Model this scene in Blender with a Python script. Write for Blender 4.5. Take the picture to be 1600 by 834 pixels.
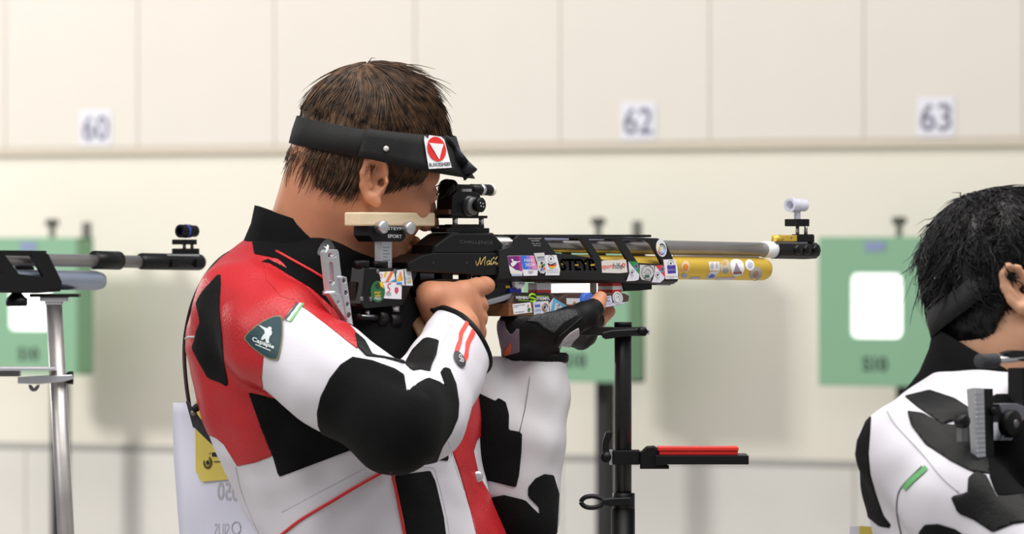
import bpy, bmesh, math, random
import numpy as np
from mathutils import Vector, Matrix
from mathutils.bvhtree import BVHTree
from mathutils.geometry import delaunay_2d_cdt

for _o in list(bpy.data.objects): bpy.data.objects.remove(_o)
SC = bpy.context.scene
COL = SC.collection
random.seed(7); RNG = np.random.default_rng(7)

# ------------------------------------------------------------------ camera, world, lights, exposure
FPX, ZS, CAMH, HV = 11700.0, 9.7, 1.57, 382.0     # focal length in pixels, distance to shooter, eye height, horizon row
cam = bpy.data.cameras.new('camera'); cam_o = bpy.data.objects.new('camera', cam); COL.objects.link(cam_o)
cam_o.location = (0, -ZS, CAMH); cam_o.rotation_euler = (math.pi/2, 0, 0)
cam.sensor_width = 36.0; cam.lens = FPX*36/1600; cam.shift_y = -35/1600
cam.clip_start = 0.5; cam.clip_end = 100
cam.dof.use_dof = True; cam.dof.focus_distance = ZS + 0.18; cam.dof.aperture_fstop = cam.lens/21.0
SC.camera = cam_o
SC.view_settings.view_transform = 'Standard'; SC.view_settings.look = 'None'
SC.view_settings.gamma = 1.0; SC.view_settings.use_curve_mapping = False
SC.view_settings.exposure = 0.0

TH = math.radians(38.0)
D = np.array([math.sin(TH), math.cos(TH), 0.0])     # firing direction
N = np.array([math.cos(TH), -math.sin(TH), 0.0])    # to the right of the firing direction

world = bpy.data.worlds.new('hall_ambient'); SC.world = world; world.use_nodes = True
bg = world.node_tree.nodes['Background']; bg.inputs[0].default_value = (0.93, 0.95, 1.0, 1); bg.inputs[1].default_value = 0.36

def area(name, loc, aim, sx, sy, power, col=(1, 0.97, 0.93)):
    l = bpy.data.lights.new(name, 'AREA'); l.shape = 'RECTANGLE'; l.size = sx; l.size_y = sy; l.energy = power; l.color = col
    o = bpy.data.objects.new(name, l); COL.objects.link(o); o.location = loc
    o.rotation_euler = (Vector(aim)-Vector(loc)).to_track_quat('-Z', 'Y').to_euler()
    return o
area('ceiling_lamp_bank', (0.6, -0.8, 4.2), (0.0, 0.2, 1.3), 5.0, 2.4, 190)
area('hall_side_lamps', (-3.4, -1.6, 3.4), (-0.2, 0.0, 1.3), 2.4, 1.6, 60)
def walloff(k, t, z): return tuple(np.array([0, 23.5-ZS, z])+N*k-D*t)
area('range_window_light', walloff(-6.6, 6.2, 4.9), walloff(1.0, 0.0, 1.2), 1.3, 1.3, 490)
range_lamps = area('range_ceiling_lamps', walloff(0.5, 2.6, 4.6), walloff(0.5, 0.2, 1.4), 11.0, 1.2, 125)
# ------------------------------------------------------------------ helpers
def P(u, v, y):
    Z = ZS + y
    return np.array([(u-800)/FPX*Z, y, CAMH-(v-HV)/FPX*Z])
def proj(V):
    V = np.asarray(V, float); Z = ZS + V[:, 1]
    return np.stack([800+V[:, 0]*FPX/Z, HV+(CAMH-V[:, 2])*FPX/Z], 1)
def lin(c):
    c = c/255.0
    return c/12.92 if c <= 0.04045 else ((c+0.055)/1.055)**2.4
def rgb(r, g, b): return (lin(r), lin(g), lin(b), 1.0)

MATS = {}
def mat(name, col, rough=0.5, metal=0.0, bump=0.0, bscale=200.0, var=0.0, vscale=12.0, sheen=0.0, coat=0.0, emit=0.0, trans=0.0, sss=0.0, spec=0.5, stretch=None, alpha=1.0):
    if name in MATS: return MATS[name]
    m = bpy.data.materials.new(name); m.use_nodes = True; MATS[name] = m
    nt = m.node_tree; b = nt.nodes['Principled BSDF']
    c = rgb(*col); b.inputs['Base Color'].default_value = c
    b.inputs['Roughness'].default_value = rough; b.inputs['Metallic'].default_value = metal
    b.inputs['Specular IOR Level'].default_value = spec
    b.inputs['Sheen Weight'].default_value = sheen; b.inputs['Coat Weight'].default_value = coat
    b.inputs['Transmission Weight'].default_value = trans; b.inputs['Alpha'].default_value = alpha
    if sss:
        b.inputs['Subsurface Weight'].default_value = sss; b.inputs['Subsurface Radius'].default_value = (0.012, 0.005, 0.003)
        b.inputs['Subsurface Scale'].default_value = 0.6
    if emit:
        b.inputs['Emission Color'].default_value = c; b.inputs['Emission Strength'].default_value = emit
    tc = nt.nodes.new('ShaderNodeTexCoord')
    src = tc.outputs['Object']
    if stretch:
        mp = nt.nodes.new('ShaderNodeMapping'); mp.inputs['Scale'].default_value = stretch
        nt.links.new(src, mp.inputs['Vector']); src = mp.outputs[0]
    if var:
        n = nt.nodes.new('ShaderNodeTexNoise'); n.inputs['Scale'].default_value = vscale; n.inputs['Detail'].default_value = 5
        nt.links.new(src, n.inputs['Vector'])
        r = nt.nodes.new('ShaderNodeMapRange'); r.inputs[1].default_value = 0.3; r.inputs[2].default_value = 0.7
        r.inputs[3].default_value = 1-var; r.inputs[4].default_value = 1+var
        nt.links.new(n.outputs['Fac'], r.inputs[0])
        mx = nt.nodes.new('ShaderNodeVectorMath'); mx.operation = 'SCALE'; mx.inputs[0].default_value = c[:3]
        nt.links.new(r.outputs[0], mx.inputs['Scale']); nt.links.new(mx.outputs[0], b.inputs['Base Color'])
    if bump:
        n2 = nt.nodes.new('ShaderNodeTexNoise'); n2.inputs['Scale'].default_value = bscale; n2.inputs['Detail'].default_value = 4
        nt.links.new(src, n2.inputs['Vector'])
        bp = nt.nodes.new('ShaderNodeBump'); bp.inputs['Strength'].default_value = bump; bp.inputs['Distance'].default_value = 0.002
        nt.links.new(n2.outputs['Fac'], bp.inputs['Height']); nt.links.new(bp.outputs[0], b.inputs['Normal'])
    return m

def tag(o, label, cat, group=None, kind=None):
    if label: o['label'] = label
    if cat: o['category'] = cat
    if group: o['group'] = group
    if kind: o['kind'] = kind
    return o
def empty(name, loc, rotz=0.0, label=None, cat=None, group=None):
    o = bpy.data.objects.new(name, None); COL.objects.link(o); o.location = loc; o.rotation_euler = (0, 0, rotz)
    o.empty_display_size = 0.05
    return tag(o, label, cat, group)
def link(name, me, parent=None, world=False, label=None):
    o = bpy.data.objects.new(name, me); COL.objects.link(o)
    if parent is not None:
        o.parent = parent
        if world: o.matrix_parent_inverse = parent.matrix_basis.inverted() if parent.parent is None else Matrix.Identity(4)
    if label: o['label'] = label
    return o
def np_mesh(name, V, Fc, mats, smooth=True, midx=None, normals=None):
    """V (n,3), Fc (m,k) array or list of index lists"""
    me = bpy.data.meshes.new(name)
    if isinstance(Fc, np.ndarray):
        m, k = Fc.shape
        me.vertices.add(len(V)); me.vertices.foreach_set('co', np.asarray(V, np.float32).ravel())
        me.loops.add(m*k); me.loops.foreach_set('vertex_index', Fc.astype(np.int32).ravel())
        me.polygons.add(m); me.polygons.foreach_set('loop_start', np.arange(0, m*k, k, dtype=np.int32))
        me.update(calc_edges=True); me.validate()
    else:
        me.from_pydata([tuple(map(float, v)) for v in V], [], [list(map(int, f)) for f in Fc]); me.update()
    for mm in (mats if isinstance(mats, (list, tuple)) else [mats]): me.materials.append(mm)
    if midx is not None: me.polygons.foreach_set('material_index', np.asarray(midx, np.int32))
    me.polygons.foreach_set('use_smooth', np.full(len(me.polygons), smooth, bool))
    if normals is not None: me.normals_split_custom_set_from_vertices([tuple(map(float, n)) for n in normals])
    return me

class MB:
    """collects solids into one mesh"""
    def __init__(s): s.V = []; s.F = []; s.M = []; s.S = []; s.mats = []
    def mi(s, m):
        if m not in s.mats: s.mats.append(m)
        return s.mats.index(m)
    def add(s, V, Fc, m, smooth=False):
        o = len(s.V); s.V.extend([tuple(map(float, v)) for v in V]); i = s.mi(m)
        for f in Fc: s.F.append([o+int(k) for k in f]); s.M.append(i); s.S.append(smooth)
        return s
    def mesh(s, name):
        me = bpy.data.meshes.new(name); me.from_pydata(s.V, [], s.F)
        for m in s.mats: me.materials.append(m)
        me.polygons.foreach_set('material_index', s.M); me.polygons.foreach_set('use_smooth', s.S); me.update()
        return me
    def build(s, name, parent=None, world=False, label=None): return link(name, s.mesh(name), parent, world, label)
    def box(s, a, b, m, bev=0.0, M=None):
        a = np.minimum(a, b).astype(float) if False else np.array(a, float); b = np.array(b, float)
        lo, hi = np.minimum(a, b), np.maximum(a, b)
        bm = bmesh.new(); bmesh.ops.create_cube(bm, size=1.0)
        for v in bm.verts: v.co = Vector((lo+hi)/2) + Vector([v.co[i]*(hi-lo)[i] for i in range(3)])
        if bev > 0: bmesh.ops.bevel(bm, geom=list(bm.edges), offset=min(bev, 0.45*min(hi-lo)), segments=2, affect='EDGES', profile=0.6)
        if M is not None: bmesh.ops.transform(bm, matrix=M, verts=bm.verts)
        bm.verts.index_update()
        s.add([v.co[:] for v in bm.verts], [[v.index for v in f.verts] for f in bm.faces], m, False); bm.free(); return s
    def tube(s, pts, rad, m, n=12, cap=True, smooth=True, flat=1.0, up=None):
        V, Fc = tube_geo(pts, rad, n, cap, flat, up); return s.add(V, Fc, m, smooth)
    def lathe(s, p, ax, prof, m, n=20, smooth=True, cap=True):
        """prof: list of (distance along axis, radius)"""
        ax = np.array(ax, float); ax /= np.linalg.norm(ax); p = np.array(p, float)
        t = np.array([0, 0, 1.0]) if abs(ax[2]) < 0.9 else np.array([1.0, 0, 0])
        e1 = np.cross(ax, t); e1 /= np.linalg.norm(e1); e2 = np.cross(ax, e1)
        V = []; Fc = []
        for (a, r) in prof:
            for k in range(n):
                th = 2*math.pi*k/n; V.append(p+ax*a+r*(math.cos(th)*e1+math.sin(th)*e2))
        for i in range(len(prof)-1):
            for k in range(n):
                Fc.append([i*n+k, i*n+(k+1) % n, (i+1)*n+(k+1) % n, (i+1)*n+k])
        if cap: Fc.append(list(range(n))[::-1]); Fc.append([(len(prof)-1)*n+k for k in range(n)])
        return s.add(V, Fc, m, smooth)

def catmull(pts, sub=6, closed=False):
    p = np.array(pts, float); n = len(p); out = []
    rng_ = range(n) if closed else range(n-1)
    for i in rng_:
        p0 = p[(i-1) % n] if closed or i > 0 else 2*p[0]-p[1]
        p1 = p[i]; p2 = p[(i+1) % n]
        p3 = p[(i+2) % n] if closed or i+2 < n else 2*p[-1]-p[-2]
        for k in range(sub):
            t = k/sub
            out.append(0.5*((2*p1)+(-p0+p2)*t+(2*p0-5*p1+4*p2-p3)*t*t+(-p0+3*p1-3*p2+p3)*t**3))
    if not closed: out.append(p[-1])
    return np.array(out)
def tube_geo(pts, rad, n=12, cap=True, flat=1.0, up=None):
    pts = np.array(pts, float); L = len(pts); rad = np.broadcast_to(np.array(rad, float), (L,))
    T = np.gradient(pts, axis=0); T /= np.linalg.norm(T, axis=1)[:, None]+1e-12
    ref = np.array(up, float) if up is not None else (np.array([0, 0, 1.0]) if abs(T[0][2]) < 0.9 else np.array([1.0, 0, 0]))
    V = []; Fc = []; e1 = None
    for i in range(L):
        if e1 is None or up is not None: e1 = ref-T[i]*np.dot(ref, T[i])
        else: e1 = e1-T[i]*np.dot(e1, T[i])
        e1 = e1/(np.linalg.norm(e1)+1e-12); e2 = np.cross(T[i], e1)
        for k in range(n):
            th = 2*math.pi*k/n; V.append(pts[i]+rad[i]*(math.cos(th)*e1*flat+math.sin(th)*e2))
    for i in range(L-1):
        for k in range(n): Fc.append([i*n+k, i*n+(k+1) % n, (i+1)*n+(k+1) % n, (i+1)*n+k])
    if cap: Fc.append(list(range(n))[::-1]); Fc.append([(L-1)*n+k for k in range(n)])
    return V, Fc

def eval_mesh(ob):
    dg = bpy.context.evaluated_depsgraph_get(); dg.update()
    me = bpy.data.meshes.new_from_object(ob.evaluated_get(dg))
    V = np.array([v.co[:] for v in me.vertices]); Fc = [list(p.vertices) for p in me.polygons]
    bpy.data.meshes.remove(me); return V, Fc
def plate_geo(outline, holes=(), depth=0.004, bevel=0.0):
    """2D outline with holes, extruded to +-depth/2 along z: returns V (x,y,z), F"""
    cu = bpy.data.curves.new('tmp', 'CURVE'); cu.dimensions = '2D'; cu.fill_mode = 'BOTH'
    cu.extrude = max(depth/2-bevel, 1e-5); cu.bevel_depth = bevel; cu.bevel_resolution = 1; cu.offset = -bevel
    for poly in [outline]+list(holes):
        sp = cu.splines.new('POLY'); sp.points.add(len(poly)-1); sp.use_cyclic_u = True
        for q, p in zip(sp.points, poly): q.co = (p[0], p[1], 0, 1)
    ob = bpy.data.objects.new('tmp', cu); COL.objects.link(ob)
    V, Fc = eval_mesh(ob); bpy.data.objects.remove(ob); bpy.data.curves.remove(cu)
    return V, Fc
_TXT = {}
def text_geo(body, bold=0.0, shear=0.0):
    """text as flat faces, coordinates normalised to its own box"""
    key = (body, bold, shear)
    if key in _TXT: return _TXT[key]
    cu = bpy.data.curves.new('tmp', 'FONT'); cu.body = body; cu.size = 1.0; cu.offset = bold; cu.shear = shear; cu.resolution_u = 3
    ob = bpy.data.objects.new('tmp', cu); COL.objects.link(ob)
    V, Fc = eval_mesh(ob); bpy.data.objects.remove(ob); bpy.data.curves.remove(cu)
    lo, hi = V.min(0), V.max(0); V = (V[:, :2]-lo[:2])/np.maximum(hi-lo, 1e-6)[:2]
    _TXT[key] = (V, Fc); return V, Fc
def text_px(body, quad, bold=0.0, shear=0.0, mirror=False):
    """text stretched over a quad (bottom-left, bottom-right, top-right, top-left); quad points of any dimension"""
    V, Fc = text_geo(body, bold, shear); q = np.array(quad, float)
    s = 1-V[:, :1] if mirror else V[:, :1]; t = V[:, 1:2]
    return (q[0]*(1-s)+q[1]*s)*(1-t)+(q[3]*(1-s)+q[2]*s)*t, Fc
def ell(cx, cy, rx, ry, n=24, rot=0.0):
    a = np.linspace(0, 2*math.pi, n, endpoint=False); c, s_ = math.cos(rot), math.sin(rot)
    return [(cx+rx*math.cos(t)*c-ry*math.sin(t)*s_, cy+rx*math.cos(t)*s_+ry*math.sin(t)*c) for t in a]
def crop(x0, y0, sc, pts): return [(x0+p[0]/sc, y0+p[1]/sc) for p in pts]
# ------------------------------------------------------------------ the hall: target wall, floor
Z0 = 23.5                                            # distance from the camera to the target wall along the view
W0 = np.array([0.0, Z0-ZS, 0.0])                     # a point of the wall
WROT = math.atan2(N[1], N[0])                        # wall runs along N
LANE = 0.0476*Z0
def WP(k, t, z): return W0 + N*k - D*t + np.array([0, 0, z])     # along wall, out of wall, height
def wall_k(u, t=0.0):
    """position along the wall (offset t from it) seen in column u"""
    a = (u-800)/FPX
    # x = -D0 t + N0 k ; Z = Z0 - D1 t + N1 k
    return (a*(Z0-D[1]*t)+D[0]*t)/(N[0]-a*N[1])
m_panel = mat('cream_panel', (229, 223, 214), 0.75, var=0.012, vscale=3.0, bump=0.05, bscale=60)
m_wall = mat('warm_white_wall', (238, 233, 220), 0.7, var=0.025, vscale=1.3, bump=0.05, bscale=40)
m_gap = mat('panel_gap', (176, 166, 152), 0.9)
m_trim = mat('wall_trim', (216, 206, 190), 0.7)
m_floor = mat('hall_floor', (186, 182, 176), 0.5, var=0.05, vscale=3.0)
def wall_empty_mesh(name, k0, k1, t0, t1, z0, z1, m, parent=None, bev=0.0):
    b = MB(); b.box((k0, t0, z0), (k1, t1, z1), m, bev); o = b.build(name, parent)
    if parent is None: o.location = W0; o.rotation_euler = (0, 0, WROT)
    return o
# local axes of wall objects: x along the wall, +y = into the wall (D), so out of the wall is -y
wl = wall_empty_mesh('wall_target', -17, 15, 0.0, 0.15, 0.0, 4.6, m_wall); tag(wl, 'warm white range wall behind the targets', None, kind='structure')
k_first = wall_k(880); zt = 1.888
gapb = wall_empty_mesh('panel_backing', -17, 15, -0.012, -0.001, zt, 4.6, m_gap, wl)
pm = None
for i in range(-29, 24):
    if pm is None:
        b = MB(); b.box((0.002, -0.016, zt+0.002), (0.578, -0.008, 4.58), m_panel, 0.002); pm = b.mesh('panel')
    o = link('panel', pm, wl); o.location = (k_first+0.58*i, 0, 0)
tr = wall_empty_mesh('trim_1', -17, 15, -0.022, -0.001, zt-0.022, zt, m_trim); tag(tr, 'narrow beige ledge under the cream wall panels', None, kind='structure')
tr = wall_empty_mesh('trim_2', -17, 15, -0.012, -0.001, 0.898, 0.916, mat('grey_rail', (178, 176, 172), 0.6)); tag(tr, 'thin grey rail along the lower range wall', None, kind='structure')
lowp = None
for i in range(-15, 12):
    if lowp is None:
        b = MB(); b.box((0.002, -0.008, 0.02), (1.116, -0.001, 0.894), mat('lower_panel', (222, 219, 213), 0.7, var=0.03, vscale=4), 0.002); lowp = b.mesh('panel')
    o = link('panel', lowp, wl); o.location = (k_first+1.118*i, 0, 0)
b = MB(); b.box((-22, -13, -0.1), (22, 32, 0.0), m_floor); fl = b.build('floor'); tag(fl, 'pale grey hall floor', None, kind='structure')

# ------------------------------------------------------------------ electronic targets on posts
m_green = mat('target_green', (134, 180, 146), 0.55)
m_green2 = mat('target_green_side', (126, 168, 132), 0.6)
m_lit = mat('lit_target_window', (255, 255, 252), 0.5, emit=1.3)
m_black = mat('matt_black', (22, 22, 25), 0.5)
m_ink = mat('dark_ink', (50, 62, 60), 0.7)
m_lab = mat('violet_label', (138, 150, 190), 0.6)
m_grey = mat('clamp_grey', (120, 118, 112), 0.5)
def rrect(x0, y0, x1, y1, r, n=5):
    out = []
    for cx, cy, a0 in ((x1-r, y1-r, 0), (x0+r, y1-r, 90), (x0+r, y0+r, 180), (x1-r, y0+r, 270)):
        for k in range(n+1):
            a = math.radians(a0+90*k/n); out.append((cx+r*math.cos(a), cy+r*math.sin(a)))
    return out
def xz(V, y): return [(p[0], y+p[2], p[1]) for p in V]          # plate in the x-z plane, thickness along y
ZB = CAMH-(485-HV)/FPX*22.6                        # box centre height
def make_target():
    root = empty('electronic_target', (0, 0, 0), WROT)
    hw, hh = 0.208, 0.222
    b = MB()
    V, Fc = plate_geo([(-hw, ZB-hh), (hw, ZB-hh), (hw, ZB+hh), (-hw, ZB+hh)], [rrect(-0.096, ZB-0.078, 0.096, ZB+0.113, 0.022)], 0.012, 0.002)
    b.add(xz(V, -0.316), Fc, m_green)
    b.build('front_panel', root)
    b = MB()
    for sx in (-1, 1): b.box((sx*hw, -0.311, ZB-hh), (sx*(hw-0.008), -0.24, ZB+hh), m_green2)
    b.box((-hw, -0.311, ZB+hh-0.008), (hw, -0.24, ZB+hh), m_green2); b.box((-hw, -0.311, ZB-hh), (hw, -0.24, ZB-hh+0.008), m_green2)
    b.box((-hw, -0.248, ZB-hh), (hw, -0.24, ZB+hh), m_green2)
    b.build('housing', root)
    b = MB(); V, Fc = plate_geo(rrect(-0.1, ZB-0.082, 0.1, ZB+0.117, 0.024), [], 0.004); b.add(xz(V, -0.300), Fc, m_lit); b.build('lit_window', root)
    b = MB(); V, Fc = plate_geo(ell(0.0, ZB+0.017, 0.0022, 0.0022, 10), [], 0.001); b.add(xz(V, -0.3035), Fc, m_ink); b.build('target_hole', root)
    b = MB(); V, Fc = text_px('S10', [(-0.045, ZB-0.178), (0.045, ZB-0.178), (0.045, ZB-0.134), (-0.045, ZB-0.134)], 0.03)
    b.add([(p[0], -0.3235, p[1]) for p in V], Fc, m_ink); b.build('lettering', root)
    b = MB(); b.box((-0.035, -0.3245, ZB+hh-0.042), (0.035, -0.322, ZB+hh-0.014), m_lab); b.build('label_plate', root)
    b = MB(); b.box((0.0, -0.215, 0.03), (0.046, -0.17, ZB-0.1), m_black, 0.003); b.box((-0.02, -0.24, ZB-0.16), (0.06, -0.19, ZB-0.1), m_black); b.build('post', root)
    b = MB(); b.box((-0.2, -0.40, 0.0), (0.25, 0.0-0.03, 0.03), m_black, 0.005); b.build('base_plate', root)
    b = MB(); b.box((0.02, -0.245, ZB+hh-0.03), (0.032, -0.225, ZB+hh+0.045), m_grey, 0.002); b.box((0.012, -0.258, ZB+hh+0.036), (0.046, -0.22, ZB+hh+0.060), mat('clamp_dark', (84, 82, 76), 0.6), 0.008); b.build('lamp_clamp', root)
    b = MB(); b.box((0.165, -0.25, ZB+hh-0.02), (0.185, -0.22, ZB+hh+0.05), m_grey, 0.004); b.build('hook', root)
    return root
def dup(root, loc=None, rotz=None):
    r = root.copy(); COL.objects.link(r)
    if loc is not None: r.location = loc
    if rotz is not None: r.rotation_euler = (0, 0, rotz)
    for ch in list(root.children):
        c = ch.copy(); COL.objects.link(c); c.parent = r
        for g in list(ch.children):
            d = g.copy(); COL.objects.link(d); d.parent = c
    return r
tg = make_target(); tlab = {'60': 'green target box with a lit window behind the rifle resting on the silver stand',
                            '62': 'green target box half hidden behind the shooter\'s gloved hand and rifle',
                            '63': 'green target box with a lit window beside the dark-haired shooter\'s head'}
first = True
for num, u in (('63', 1368), ('62', 898), ('60', 45)):
    k = wall_k(u, 0.32); o = tg if first else dup(tg); first = False
    o.location = W0+N*k; tag(o, tlab[num], 'target', 'electronic targets along the range wall')
# number signs
m_paper = mat('sign_paper', (236, 236, 246), 0.8)
m_num = mat('sign_digits', (112, 112, 134), 0.8)
slab = {'60': 'white lane number sheet reading sixty, left of the shooter in red', '62': 'white lane number sheet reading sixty-two, above the gold rifle cylinder', '63': 'white lane number sheet reading sixty-three, above the dark-haired shooter'}
for num, u, v in (('60', 149, 200), ('62', 997, 189), ('63', 1462, 183)):
    k = wall_k(u, 0.02); Zk = Z0+N[1]*k; z = CAMH-(v-HV)/FPX*Zk
    r = empty('lane_number_sign', W0+N*k+np.array([0, 0, z]), WROT, slab[num], 'sign', 'lane number sheets on the wall')
    b = MB(); b.box((-0.068, -0.019, -0.059), (0.068, -0.0165, 0.059), m_paper); b.build('sheet', r)
    b = MB(); V, Fc = text_px(num, [(-0.056, -0.042), (0.056, -0.042), (0.056, 0.042), (-0.056, 0.042)], 0.012)
    b.add([(p[0], -0.0196, p[1]) for p in V], Fc, m_num); b.build('digits', r)
# ------------------------------------------------------------------ rifles
m_ano = mat('black_anodised', (12, 12, 14), 0.36, 0.0, spec=0.35, bump=0.02, bscale=500)
m_ano2 = mat('black_satin', (8, 8, 9), 0.45, spec=0.3)
m_steel = mat('brushed_steel', (176, 172, 170), 0.34, 0.85, var=0.06, vscale=40)
m_alu = mat('bright_aluminium', (214, 216, 220), 0.32, 0.8)
m_gold = mat('gold_anodised', (246, 206, 84), 0.36, 0.65)
m_white = mat('white_plastic', (236, 236, 240), 0.45)
m_wood = mat('pale_maple', (222, 202, 168), 0.55, var=0.06, vscale=30, stretch=(1, 6, 6), bump=0.05, bscale=120)
m_walnut = mat('walnut', (122, 80, 44), 0.45, var=0.3, vscale=22, stretch=(1, 5, 5))
m_brownp = mat('brown_riser', (78, 56, 48), 0.5)
m_clear = mat('clear_acrylic', (240, 241, 255), 0.2, trans=0.4, spec=0.6)
m_glass = mat('pale_lens', (236, 234, 214), 0.15)
m_dark = mat('dark_hole', (6, 6, 7), 0.7)
m_grey2 = mat('knurled_grey', (120, 120, 122), 0.4, 0.6)
m_bluebar = mat('blue_grey_strip', (150, 156, 190), 0.5)
CLR = {}
def clr(r, g, b, rough=0.5):
    k = (r, g, b)
    if k not in CLR: CLR[k] = mat('print_%d_%d_%d' % k, k, rough)
    return CLR[k]

class Rifle:
    def __init__(s, p0, root, tilt=0.0):
        s.p0 = np.array(p0, float); s.root = root
    def rp(s, u, v, t=0.0):
        a = (u-800)/FPX; p = s.p0
        q = (a*(ZS+p[1]+t*N[1])-p[0]-t*N[0])/(D[0]-a*D[1])
        y = p[1]+q*D[1]+t*N[1]
        return np.array([q, -t, CAMH-(v-HV)/FPX*(ZS+y)-p[2]])
    def pts(s, poly, t): return [s.rp(u, v, t) for (u, v) in poly]
    def plate(s, b, outline, t_ref, spans, m, holes=(), bevel=0.0006):
        o2 = [s.rp(u, v, t_ref)[[0, 2]] for u, v in outline]; h2 = [[s.rp(u, v, t_ref)[[0, 2]] for u, v in h] for h in holes]
        for (t0, t1) in spans:
            V, Fc = plate_geo(o2, h2, abs(t1-t0), bevel); tm = (t0+t1)/2
            b.add([(p[0], -(tm+p[2]), p[1]) for p in V], Fc, m)
        return b
    def flat(s, b, poly, t, m):
        pp = s.pts(poly, t); b.add(pp, [list(range(len(pp)))], m)      # flat print
    def text(s, b, body, quad, t, m, bold=0.0, shear=0.0):
        V, Fc = text_px(body, quad, bold, shear); b.add([s.rp(p[0], p[1], t) for p in V], Fc, m)
    def cyl(s, b, u0, v0, u1, v1, r, m, t=0.0, n=24, prof=None):
        a, c = s.rp(u0, v0, t), s.rp(u1, v1, t); L = np.linalg.norm(c-a)
        if prof is None: e = min(0.0008, L*0.2); prof = [(0, r-e), (e, r), (L-e, r), (L, r-e)]
        else: prof = [(f*L, q*r) for f, q in prof]
        b.lathe(a, c-a, prof, m, n); return b
    def knob(s, b, u, v, t0, t1, r, m, n=20, grip=False):
        """disc whose axis runs across the rifle; (u,v) = centre of the near face"""
        a = s.rp(u, v, t1); L = abs(t1-t0); e = min(0.0012, L*0.25)
        if grip:
            b.lathe(a, (0, 1, 0), [(0, r-e), (e, r), (L*0.5, r), (L*0.55, r*0.86), (L, r*0.86)], m, n)
        else: b.lathe(a, (0, 1, 0), [(0, r-e), (e, r), (L-e, r), (L, r-e)], m, n)
        return b
    def box(s, b, u0, v0, u1, v1, t0, t1, m, bev=0.001):
        p, q = s.rp(u0, v0, t1), s.rp(u1, v1, t1)
        b.box((p[0], -t0, p[2]), (q[0], -t1, q[2]), m, bev); return b
    def part(s, name, fn, parent=None, label=None):
        b = MB(); fn(b); return b.build(name, parent or s.root, label=label)

def front_sight(R, u, v, clear=True):
    """tunnel sight; (u,v) = tunnel centre"""
    m = m_clear if clear else m_ano2
    def tun(b):
        c = R.rp(u, v, 0); L = 0.034; r = 0.0098; ax = np.array([1.0, 0, 0]); p = c-ax*L/2
        b.lathe(p, ax, [(0, r-0.0035), (0, r), (0.012, r), (0.0125, r-0.0006), (0.014, r-0.0006), (0.0145, r), (0.021, r), (0.0215, r-0.0012), (L, r-0.0012), (L, r-0.0035), (0, r-0.0035)], m, 40, False, False)
    t_ = R.part('sight_tunnel', tun)
    def ins(b):
        c = R.rp(u, v, 0); b.lathe(c-np.array([0.004, 0, 0]), (1, 0, 0), [(0, 0.0014), (0, 0.0024), (0.001, 0.0024), (0.001, 0.0014), (0, 0.0014)], m_dark, 14, True, False)
        b.lathe(c-np.array([0.0035, 0, 0]), (1, 0, 0), [(0, 0.0022), (0, 0.0064), (0.0006, 0.0064), (0.0006, 0.0022), (0, 0.0022)], m, 24, False, False)
    b_ = R.part('sight_insert', ins, t_)
    if not clear:
        R.part('blue_ring', lambda b: b.lathe(R.rp(u, v, 0)-np.array([0.006, 0, 0]), (1, 0, 0), [(0, 0.0095), (0, 0.0102), (0.003, 0.0102), (0.003, 0.0095)], clr(40, 70, 170), 28), t_)

# ---- the rifle of the shooter in red, white and black
RP0 = (-0.087, 0.0, CAMH-0.13)
rf = empty('air_rifle', RP0, math.atan2(D[1], D[0]), 'black air rifle with gold cylinder and stickers aimed by the shooter in red', 'rifle')
R = Rifle(RP0, rf)
FE_T = 0.024
FE = [(805, 373), (812, 366), (1028, 372), (1041, 380), (1061, 424), (1061, 430), (780, 425), (780, 391), (803, 384)]
W1 = [(850, 371.5), (906, 372.5), (926, 402), (868, 395)]
W2 = [(920, 373.5), (961, 374), (982, 409.5), (940, 405)]
W3 = [(973, 374.5), (1008, 375), (1017, 381), (1035, 412.5), (997, 410.5)]
b = MB(); m_fore = mat('fore_end_black', (27, 27, 30), 0.45, 0.0, spec=0.4)
R.plate(b, FE, FE_T, [(FE_T-0.004, FE_T), (-FE_T, -FE_T+0.004)], m_fore, [W1, W2, W3])
R.box(b, 803, 366.2, 1018, 370.5, -0.008, 0.011, m_ano, 0.001)
# belly: chamfered trough under the plates
sec = [(0.024, 0.0), (0.0215, -0.0085), (0.0135, -0.0125), (-0.0135, -0.0125), (-0.0215, -0.0085), (-0.024, 0.0)]
ends = []
for u, v in ((780, 424.5), (1061, 429.5)):
    q = R.rp(u, v, FE_T); ends.append([(q[0], -t, q[2]+dz) for t, dz in sec])
n6 = len(sec); b.add(ends[0]+ends[1], [[i, i+1, n6+i+1, n6+i] for i in range(n6-1)]+[list(range(n6)), [n6+i for i in range(n6)][::-1]], m_fore)
fore = b.build('fore_end', rf)
for (u0, u1) in ((852, 889), (921, 944), (974, 995)): R.part('rail_insert', lambda b: R.box(b, u0, 371.8, u1, 375.2, 0.010, 0.0165, m_bluebar, 0.0004), fore)
R.part('barrel', lambda b: R.cyl(b, 690, 379.2, 1202, 390.0, 0.0097, m_steel, 0, 28))
def gold_cyl(b):
    a, c = R.rp(812, 414.8, 0), R.rp(1196, 420.4, 0); L = np.linalg.norm(c-a); r = 0.0155
    prof = [(0, r*0.5), (0.004, r*0.95), (0.006, r)]+[(L-0.012+0.012*math.sin(x), r*(0.72+0.28*math.cos(x))) for x in np.linspace(0, math.pi/2, 7)]+[(L+0.0005, r*0.5)]
    b.lathe(a, c-a, prof, m_gold, 36)
gcyl = R.part('air_cylinder', gold_cyl)
R.part('barrel_band', lambda b: R.cyl(b, 1052, 399.5, 1186, 402.3, 0.0012, m_steel, 0.004, 8), gcyl)
R.part('white_ring', lambda b: R.cyl(b, 1193, 389.6, 1208, 390, 0.0113, m_white, 0, 28))
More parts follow.
